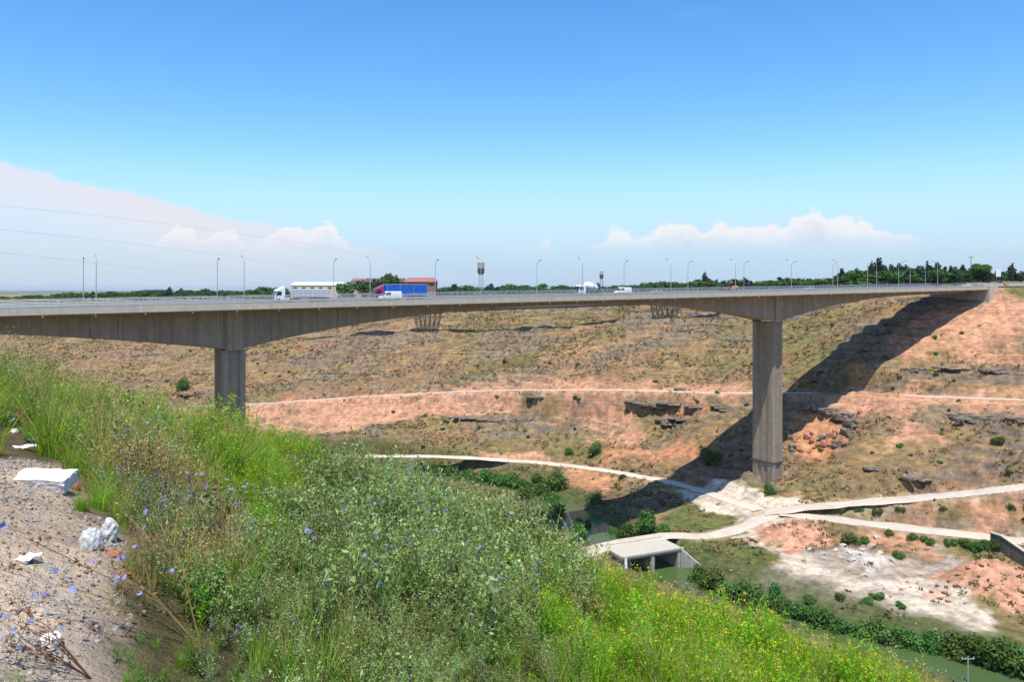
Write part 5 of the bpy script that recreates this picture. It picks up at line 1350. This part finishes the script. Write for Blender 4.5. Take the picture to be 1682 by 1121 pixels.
KINDS = []; KIX = {}
def reg(k, me): KIX.setdefault(k, []).append(len(KINDS)); KINDS.append(me)
for s_ in range(3): reg('A', pl_grass(400 + s_, .50 + .08 * s_))
for s_ in range(3): reg('L', pl_grass(410 + s_, .50 + .06 * s_, 'v_lush', .05))
for s_ in range(4): reg('B', pl_branchy(420 + s_, .62, 'v_lush', 'v_yellow', 7, 190, .016, 5, 'cluster', .24, 2.4, .5))
for s_ in range(4): reg('C', pl_branchy(430 + s_, .58, 'v_silver', 'v_blue', 8, 420, .0165, 0, 'disc', .26, 1.8))
for s_ in range(2): reg('E', pl_branchy(440 + s_, .66, 'v_silver', 'v_blue', 6, 170, .016, 6, 'disc', .30, 2.2, .5))
for s_ in range(3): reg('D', pl_dry(450 + s_, .55))
for s_ in range(2): reg('R', pl_dry(455 + s_, .5, 'v_brown'))
for s_ in range(3): reg('F', pl_low(460 + s_))
for s_ in range(2): reg('G', pl_branchy(470 + s_, .66, 'v_silver', 'v_purple', 5, 150, .015, 4, 'spike', .2, 2.2, .4))
for s_ in range(2): reg('K', pl_branchy(480 + s_, .5, 'v_dark', 'v_white', 7, 300, .020, 0, 'disc', .24, 2.0))
PLANTS = source_collection('weed_sources', KINDS)

VZ = [  # patches of growth: photo outline (met with the ground), plants and their share
    ([(-300, 560), (120, 560), (280, 620), (240, 660), (100, 640), (-300, 640)], dict(C=.42, G=.14, A=.28, D=.10, E=.06)),
    ([(-300, 640), (100, 640), (300, 665), (240, 770), (130, 850), (90, 780), (-300, 770)], dict(A=.62, L=.22, C=.04, D=.12)),
    ([(240, 670), (420, 690), (560, 740), (540, 850), (430, 870), (330, 800), (250, 760)], dict(L=.50, B=.28, A=.22)),
    ([(130, 780), (260, 740), (340, 800), (420, 870), (480, 960), (420, 1000), (260, 960), (180, 940), (110, 880)], dict(D=.62, R=.14, A=.10, E=.06, G=.08)),
    ([(545, 735), (640, 730), (760, 780), (900, 900), (950, 960), (950, 1121), (900, 1250), (560, 1250), (520, 1050), (490, 930)], dict(C=.40, E=.20, K=.16, A=.16, L=.05, D=.03)),
    ([(130, 1060), (240, 960), (480, 980), (580, 1080), (560, 1300), (120, 1300)], dict(K=.28, F=.22, A=.34, C=.10, D=.03, E=.03)),
    ([(780, 840), (880, 870), (960, 950), (930, 960), (840, 900)], dict(L=.4, B=.2, A=.3, C=.1)),
    ([(930, 930), (1040, 930), (1300, 1040), (1550, 1180), (1500, 1400), (900, 1400), (960, 1121)], dict(B=.54, L=.34, A=.12)),
]
r_ = np.random.default_rng(99)
npts = 88000
Yc_ = np.sqrt(r_.random(npts) * (31.0 ** 2 - 1.9 ** 2) + 1.9 ** 2); rr_ = r_.random(npts) * 1.9 - 0.95
X_ = rr_ * Yc_; Y_ = Yc_
D_ = np.hypot(X_, Y_)
keep = (D_ < 31) & (r_.random(npts) < np.where(D_ < 8, 1.0, np.where(D_ < 15, .72, 0.42)))
bare = bare_mask(X_, Y_); keep &= (bare < 0.35) | (r_.random(npts) < 0.012)
keep &= (X_ ** 2 + Y_ ** 2 > 2.6 ** 2) 
X_, Y_, bare = X_[keep], Y_[keep], bare[keep]
jx = X_ + (fbm(X_ / 1.6, Y_ / 1.6, 501, 3) - .5) * 2.2; jy = Y_ + (fbm(X_ / 1.6, Y_ / 1.6, 502, 3) - .5) * 2.8
names = list(KIX); Wt = np.zeros((len(X_), len(names)))
for nm, v in dict(A=.36, L=.1, F=.14, D=.14, C=.16, B=.06, E=.04).items(): Wt[:, names.index(nm)] = v * 0.10
for outline, mixd in VZ:
    w = in_poly(jx, jy, np.array([npt(a, b, .30) for a, b in outline]), .5)
    for nm, v in mixd.items(): Wt[:, names.index(nm)] += w * v * 1.6
Wt *= (0.25 + 1.5 * np.stack([sstep(fbm(X_ / 1.3 + 7 * i, Y_ / 1.3, 520 + i, 3), .35, .65) for i in range(len(names))], 1))
Wt /= Wt.sum(1)[:, None]
ch = (Wt.cumsum(1) > r_.random(len(X_))[:, None]).argmax(1)
pick = np.array([KIX[names[c]][r_.integers(len(KIX[names[c]]))] for c in ch])
order = sorted(range(len(KINDS)), key=lambda i: 'weed_sources_%02d' % i)
hgt = {'A': .9, 'L': .95, 'B': 1.0, 'C': 1.05, 'E': 1.1, 'D': .95, 'R': .85, 'F': 1.1, 'G': 1.05, 'K': .9}
size = np.array([hgt[names[c]] for c in ch]) * (.6 + .6 * r_.random(len(X_))) * (.75 + .55 * fbm(X_ / 2.5, Y_ / 2.5, 540, 3))
cl_ = fbm(X_ / .75, Y_ / .75, 560, 3)                       # clumps and gaps
size *= .62 + .62 * sstep(cl_, .34, .66)
size *= 1 + .06 * np.isin(ch, [names.index('C'), names.index('E')])
size *= 1 - .22 * np.isin(ch, [names.index('C'), names.index('E'), names.index('K')]) * sstep(841 + FPX * X_ / Y_, 820, 960)
size *= np.where(bare > .05, .6, 1.0) * (.42 + .58 * sstep(np.hypot(X_, Y_), 3.5, 12.0))
k = (fbm(X_ / .55, Y_ / .55, 561, 3) + .3 * (r_.random(len(X_)) - .5)) > .40
X_, Y_, ch, pick, size = X_[k], Y_[k], ch[k], pick[k], size[k]
# leave the lines of sight to the rubbish on the bare patch open: it lies on trodden ground
px_ = 841 + FPX * X_ / Y_; zz_ = near(X_, Y_); pb_ = HZ - FPX * zz_ / Y_; pt_ = HZ - FPX * (zz_ + .4 * size) / Y_
k = ~((px_ > 15) & (px_ < 135) & (pb_ > 805) & (pb_ < 900) & (pt_ < 815)) & ~((px_ > 120) & (px_ < 205) & (pb_ > 905) & (pb_ < 1000) & (pt_ < 910))
k &= ~((px_ > -20) & (px_ < 80) & (pb_ > 722) & (pb_ < 800) & (pt_ < 742)) & ~((px_ > -20) & (px_ < 46) & (pb_ > 700) & (pb_ < 800) & (pt_ < 708))
X_, Y_, ch, pick, size = X_[k], Y_[k], ch[k], pick[k], size[k]
Z_ = height(X_, Y_)
grp = {'grass': ('A', 'L', 'D', 'R'), 'wild_mustard': ('B',), 'weeds': ('C', 'E', 'F', 'G', 'K')}
lab = {'grass': 'tall green and straw-coloured grass on the near hillside', 'wild_mustard': 'yellow-flowered wild mustard on the near hillside', 'weeds': 'leafy silver-green weeds with blue flowers on the near hillside'}
for g_, ks in grp.items():
    k = np.isin(ch, [names.index(q) for q in ks])
    scatter(g_, lab[g_], np.stack([X_[k], Y_[k], Z_[k]], 1), size[k], pick[k], PLANTS, .13, 7)

# ---- stones on the bare patch
STN = source_collection('stone_sources', [rock_mesh('stone', 700 + i, 1, .85, .8, M['rock_pale'] if i != 3 else M['rock_red']) for i in range(5)])
ns = 6000; b0, b1 = BARE.min(0), BARE.max(0)
b0 = np.maximum(b0, [-14, 1.5]); b1 = np.minimum(b1, [2, 26])
sx, sy = b0[0] + r_.random(ns * 4) * (b1[0] - b0[0]), b0[1] + r_.random(ns * 4) * (b1[1] - b0[1]); k = bare_mask(sx, sy) > .3; sx, sy = sx[k][:ns], sy[k][:ns]
scatter('gravel', 'small pale stones strewn over the bare patch of earth', np.stack([sx, sy, height(sx, sy)], 1), .004 + .018 * r_.random(len(sx)) ** 3, r_.integers(0, 5, len(sx)), STN, .6, 3)

# ---- dry tufts and stones over the far slope
def pl_far(seed, m):
    q = np.random.default_rng(seed); p = PM(); P = np.stack([q.normal(size=16) * .35, q.normal(size=16) * .35, np.abs(q.normal(size=16)) * .25], 1); p.leaves(q, P, .34, 0, 1.6, .6); return p.mesh('scrub_tuft', [M[m]])
M['far_olive'] = leaf_mat('far_olive', (0.085, 0.085, 0.030), .4, .03, .2); M['far_straw'] = leaf_mat('far_straw', (0.26, 0.185, 0.09), .35, .02, .2); M['far_dark'] = leaf_mat('far_dark', (0.065, 0.055, 0.030), .4, .03, .15)
FAR = source_collection('scrub_sources', [pl_far(800, 'far_olive'), pl_far(801, 'far_straw'), pl_far(802, 'far_dark'), pl_far(803, 'far_dark')] + [rock_mesh('stone', 720 + i, 1, .85, .55, M['rock_pale'] if i == 0 else M['rock']) for i in range(3)])
nf = 90000
fy = np.sqrt(r_.random(nf) * (560.0 ** 2 - 165.0 ** 2) + 165.0 ** 2); fx = (r_.random(nf) * 1.5 - .75) * fy
fh, fm = height(fx, fy, True)
pinkw = np.zeros(nf)
for kd in ('pink', 'orange', 'pale', 'field'):
    for poly, soft in ZONES[kd]: pinkw = np.maximum(pinkw, in_poly(fx, fy, poly, soft))
k = (fm['wv'] > .8) & (fm['rd'] > .8) & (fm['riv'] > 9) & (r_.random(nf) < (1 - .96 * pinkw)) & (fbm(fx / 16, fy / 9, 801, 4) + .25 * (r_.random(nf) - .5) > .49)
tt_ = (fx - P1[0]) * BD[0] + (fy - P1[1]) * BD[1]; nn_ = np.abs((fx - P1[0]) * BN[0] + (fy - P1[1]) * BN[1]); k &= ~((nn_ < 19) & ((tt_ > 278) | (tt_ < -108)))
fx, fy, fh = fx[k], fy[k], fh[k]
pk = r_.choice(7, len(fx), p=[.30, .36, .10, .08, .04, .06, .06])
scatter('scrub', 'dry tufts and loose stones over the far valley slope', np.stack([fx, fy, fh], 1), np.where(pk > 3, .12 + .5 * r_.random(len(fx)) ** 2, .45 + .75 * r_.random(len(fx))), pk, FAR, .2, 5)

# ------------------------------------------------------------------ single plants that stand out
def standout(name, label, px, py, me, s, rz=0.0, cat='plant', group=None, tilt=0.0):
    p = npt(px, py); r = link_mesh(name, me); r.location = (p[0], p[1], hz(p[0], p[1])); r.scale = (s, s, s); r.rotation_euler = (tilt, 0, rz); tag(r, label, cat, group); return r
def sprawl(seed, n, l, fl):
    q = np.random.default_rng(seed); p = PM()
    for k in range(n):
        a = 2.2 + q.random() * 1.9; b = np.zeros(3); ll = l * (.6 + .6 * q.random()); d = np.array([cos(a), sin(a), .42 + .5 * q.random()]); t = b + d * ll; p.stem(b, t, .009, 0, np.array([0, 0, .07]))
        for j in range(6):
            f = .3 + .7 * q.random(); c = b + (t - b) * f + np.array([0, 0, .05]); a2 = a + q.normal() * 1.1; e = c + np.array([cos(a2) * .16, sin(a2) * .16, .10 * q.random() + .03]); p.stem(c, e, .005, 0)
            p.leaves(q, c + q.normal(size=(4, 3)) * .02, .014, 0, 2.2)
            if q.random() < fl: p.flower(q, e, .019, 1, 9)
    return p.mesh('chicory_plant', [M['v_brown'] if seed % 2 else M['v_silver'], M['v_blue']])
standout('chicory_plant', 'sprawling chicory with pale blue flowers leaning over the bare earth', 330, 1075, sprawl(901, 6, .85, .45), 1.0)
standout('chicory_plant', 'wiry chicory clump with blue flowers at the lower corner of the bare patch', 150, 1130, sprawl(903, 6, .55, .5), .8, .5)
standout('chicory_plant', 'upright chicory with blue flowers in the dry grass above the plastic bags', 350, 930, pl_branchy(905, .75, 'v_brown', 'v_purple', 5, 60, .026, 14, 'disc', .25, 2.0, .5), 1.1)
for i, (px, py) in enumerate([(605, 905), (690, 915), (655, 870), (735, 990), (600, 1000), (860, 1000), (560, 1050), (820, 1070)]):
    standout('chicory_plant', 'chicory with bright blue flowers among the silver-green weeds', px, py + 40, pl_branchy(910 + i, .72, 'v_silver', 'v_blue', 5, 120, .028, 9, 'disc', .24, 2.0, .5), 1.05, i, group='blue chicory plants among the silver-green weeds')
for i, (px, py) in enumerate([(395, 722), (420, 728), (440, 735), (370, 716), (470, 742)]):
    standout('mustard_plant', 'tall yellow mustard plant standing up against the near pier', px, py + 8, pl_branchy(930 + i, .85, 'v_lush', 'v_yellow', 4, 50, .024, 12, 'cluster', .18, 2.0, .6), 1.15, i, group='tall mustard plants in front of the near pier')
for i, (px, py) in enumerate([(130, 620), (205, 640), (60, 605)]):
    standout('thistle_plant', ['tall dark thistle with purple heads at the crest of the near hill', 'shorter dark thistle further down the crest of the near hill', 'pale thistle at the edge of the crest of the near hill'][i], px, py + 30, pl_branchy(940 + i, 1.0, 'v_brown' if i < 2 else 'v_silver', 'v_purple', 4, 60, .035, 8, 'spike', .22, 2.0, .3), [1.5, 1.1, 1.2][i])

# ------------------------------------------------------------------ rubbish on the bare patch
M['plastic_white'] = mat('plastic_white', (0.50, 0.50, 0.48), .4, spec=.5, var=.06)
M['plastic_dark'] = mat('plastic_dark', (0.03, 0.03, 0.035), .35, spec=.5, var=.1)
M['plastic_red'] = mat('plastic_red', (0.25, 0.04, 0.04), .4, spec=.5, var=.2)
M['paper'] = mat('paper', (0.66, 0.65, 0.62), .8, var=.08)
M['card'] = mat('card', (0.34, 0.14, 0.07), .9, var=.25)
M['stone_white'] = mat('stone_white', (0.62, 0.61, 0.59), .9, var=.16, scale=9, bump=.5, bscale=30)
def crumple(seed, sx, sy, sz, m, name='plastic_bag'):
    import bmesh
    q = np.random.default_rng(seed); bm = bmesh.new(); bmesh.ops.create_icosphere(bm, subdivisions=4, radius=1.0)
    ph = q.random((7, 3)) * 6.28; fr = q.normal(size=(7, 3)) * 3.0
    for v in bm.verts:
        c = np.array(v.co); d = sum(abs(sin(fr[i] @ c + ph[i, 0])) for i in range(7)) / 7
        c = c * (0.62 + 0.62 * d); v.co = (c[0] * sx, c[1] * sy, max(c[2], -.35) * sz + .3 * sz)
    me = bpy.data.meshes.new(name); bm.to_mesh(me); bm.free(); me.materials.append(m); return me
def lpt(px, py): return ghit(px, py, 2.0)[:2]
def litter(name, label, cat, px, py, me, rz=0.0, lift=0.0, rot=None):
    p = lpt(px, py); o = link_mesh(name, me); o.location = (p[0], p[1], hz(p[0], p[1]) + lift); o.rotation_euler = rot if rot else (0, 0, rz); tag(o, label, cat); return o
def pxm(px, py, w): p = lpt(px, py); return w * p[1] / FPX            # metres for w photo pixels at that spot
w = pxm(72, 812, 80)
b = MB(); V = []
q = np.random.default_rng(3); import bmesh as _bm
bm = _bm.new(); _bm.ops.create_cube(bm, size=1.0); _bm.ops.subdivide_edges(bm, edges=bm.edges[:], cuts=7, use_grid_fill=True)
for v in bm.verts:
    c = v.co; e = max(abs(c.x), abs(c.y), abs(c.z)); k = sum(1 for a in c if abs(abs(a) - .5) < 1e-4)
    j = 0.006 if k == 1 else 0.016; v.co = (c.x * w * (1 + (.06 * (c.y + .5))) + q.normal() * w * j * .6, c.y * w * .55 + q.normal() * w * j * .6, c.z * w * .27 + q.normal() * w * j * .5)
me = bpy.data.meshes.new('stone_block'); bm.to_mesh(me); bm.free(); me.materials.append(M['stone_white'])
litter('stone_block', 'broken white stone block lying at the edge of the weeds', 'stone block', 74, 808, me, rot=(radians(13), radians(3), radians(6)), lift=w * .13)
def bag(px, py, wpx, hpx, seed, m, label, cat='plastic bag', name='plastic_bag'):
    s = pxm(px, py, 1); litter(name, label, cat, px, py, crumple(seed, wpx * s * .55, wpx * s * .45, hpx * s * .62, m, name), seed)
bag(149, 905, 34, 38, 1, M['plastic_white'], 'crumpled white plastic bag nearest the bare earth, one of two side by side')
bag(180, 900, 30, 42, 2, M['plastic_white'], 'upright white plastic bag leaning on the other one by the weeds')
bag(56, 738, 24, 18, 3, M['plastic_dark'], 'small black plastic bag in the weeds above the stone block')
bag(8, 702, 28, 28, 4, M['plastic_white'], 'white plastic bag lying beside the dark red bag at the edge of the frame')
bag(28, 698, 32, 32, 5, M['plastic_red'], 'dark red plastic bag in the weeds at the edge of the frame')
bag(188, 742, 12, 20, 6, M['plastic_white'], 'small white plastic scrap high in the green grass', 'scrap', 'plastic_scrap')
bag(72, 678, 16, 8, 7, M['card'], 'rust brown scrap in the green weeds near the dark red bag', 'scrap', 'scrap')
bag(125, 806, 14, 16, 8, M['card'], 'rust brown scrap beside the white stone block', 'scrap', 'scrap')
bag(186, 940, 26, 9, 9, M['card'], 'flattened red brown scrap just below the white plastic bags', 'scrap', 'scrap')
bag(162, 912, 12, 8, 10, M['v_dry'], 'small yellowish scrap between the two white bags', 'scrap', 'scrap')
bag(84, 1108, 34, 22, 11, M['paper'], 'crumpled white paper at the bottom of the bare patch', 'paper', 'crumpled_paper')
bag(295, 975, 20, 10, 12, M['paper'], 'white paper scrap caught in the dark weeds', 'paper', 'paper_scrap')
bag(24, 720, 10, 8, 13, M['paper'], 'tiny white paper scrap above the black bag', 'paper', 'paper_scrap')
def sheet(px, py, wpx, m, seed, label, name, cat):
    s = pxm(px, py, wpx); q = np.random.default_rng(seed); n = 7; V = []; F = []
    for i in range(n):
        for j in range(n): V.append(((i / (n - 1) - .5) * s, (j / (n - 1) - .5) * s * .7, .02 + abs(sin(i * .9 + j * .6 + seed)) * s * .10 + q.random() * s * .03))
    for i in range(n - 1):
        for j in range(n - 1): F.append((i * n + j, (i + 1) * n + j, (i + 1) * n + j + 1, i * n + j + 1))
    me = np_mesh(name, V, F, [m]); o = litter(name, label, cat, px, py, me, seed * .7); md = o.modifiers.new('thick', 'SOLIDIFY'); md.thickness = .006
sheet(42, 742, 34, M['paper'], 1, 'torn white paper sheet beside the small black bag', 'paper_sheet', 'paper')
sheet(46, 944, 36, M['paper'], 2, 'grey white card sheet lying on the bare earth', 'card_sheet', 'cardboard')
sheet(205, 968, 26, M['card'], 3, 'brown cardboard piece at the edge of the bare earth below the bags', 'card_sheet', 'cardboard')
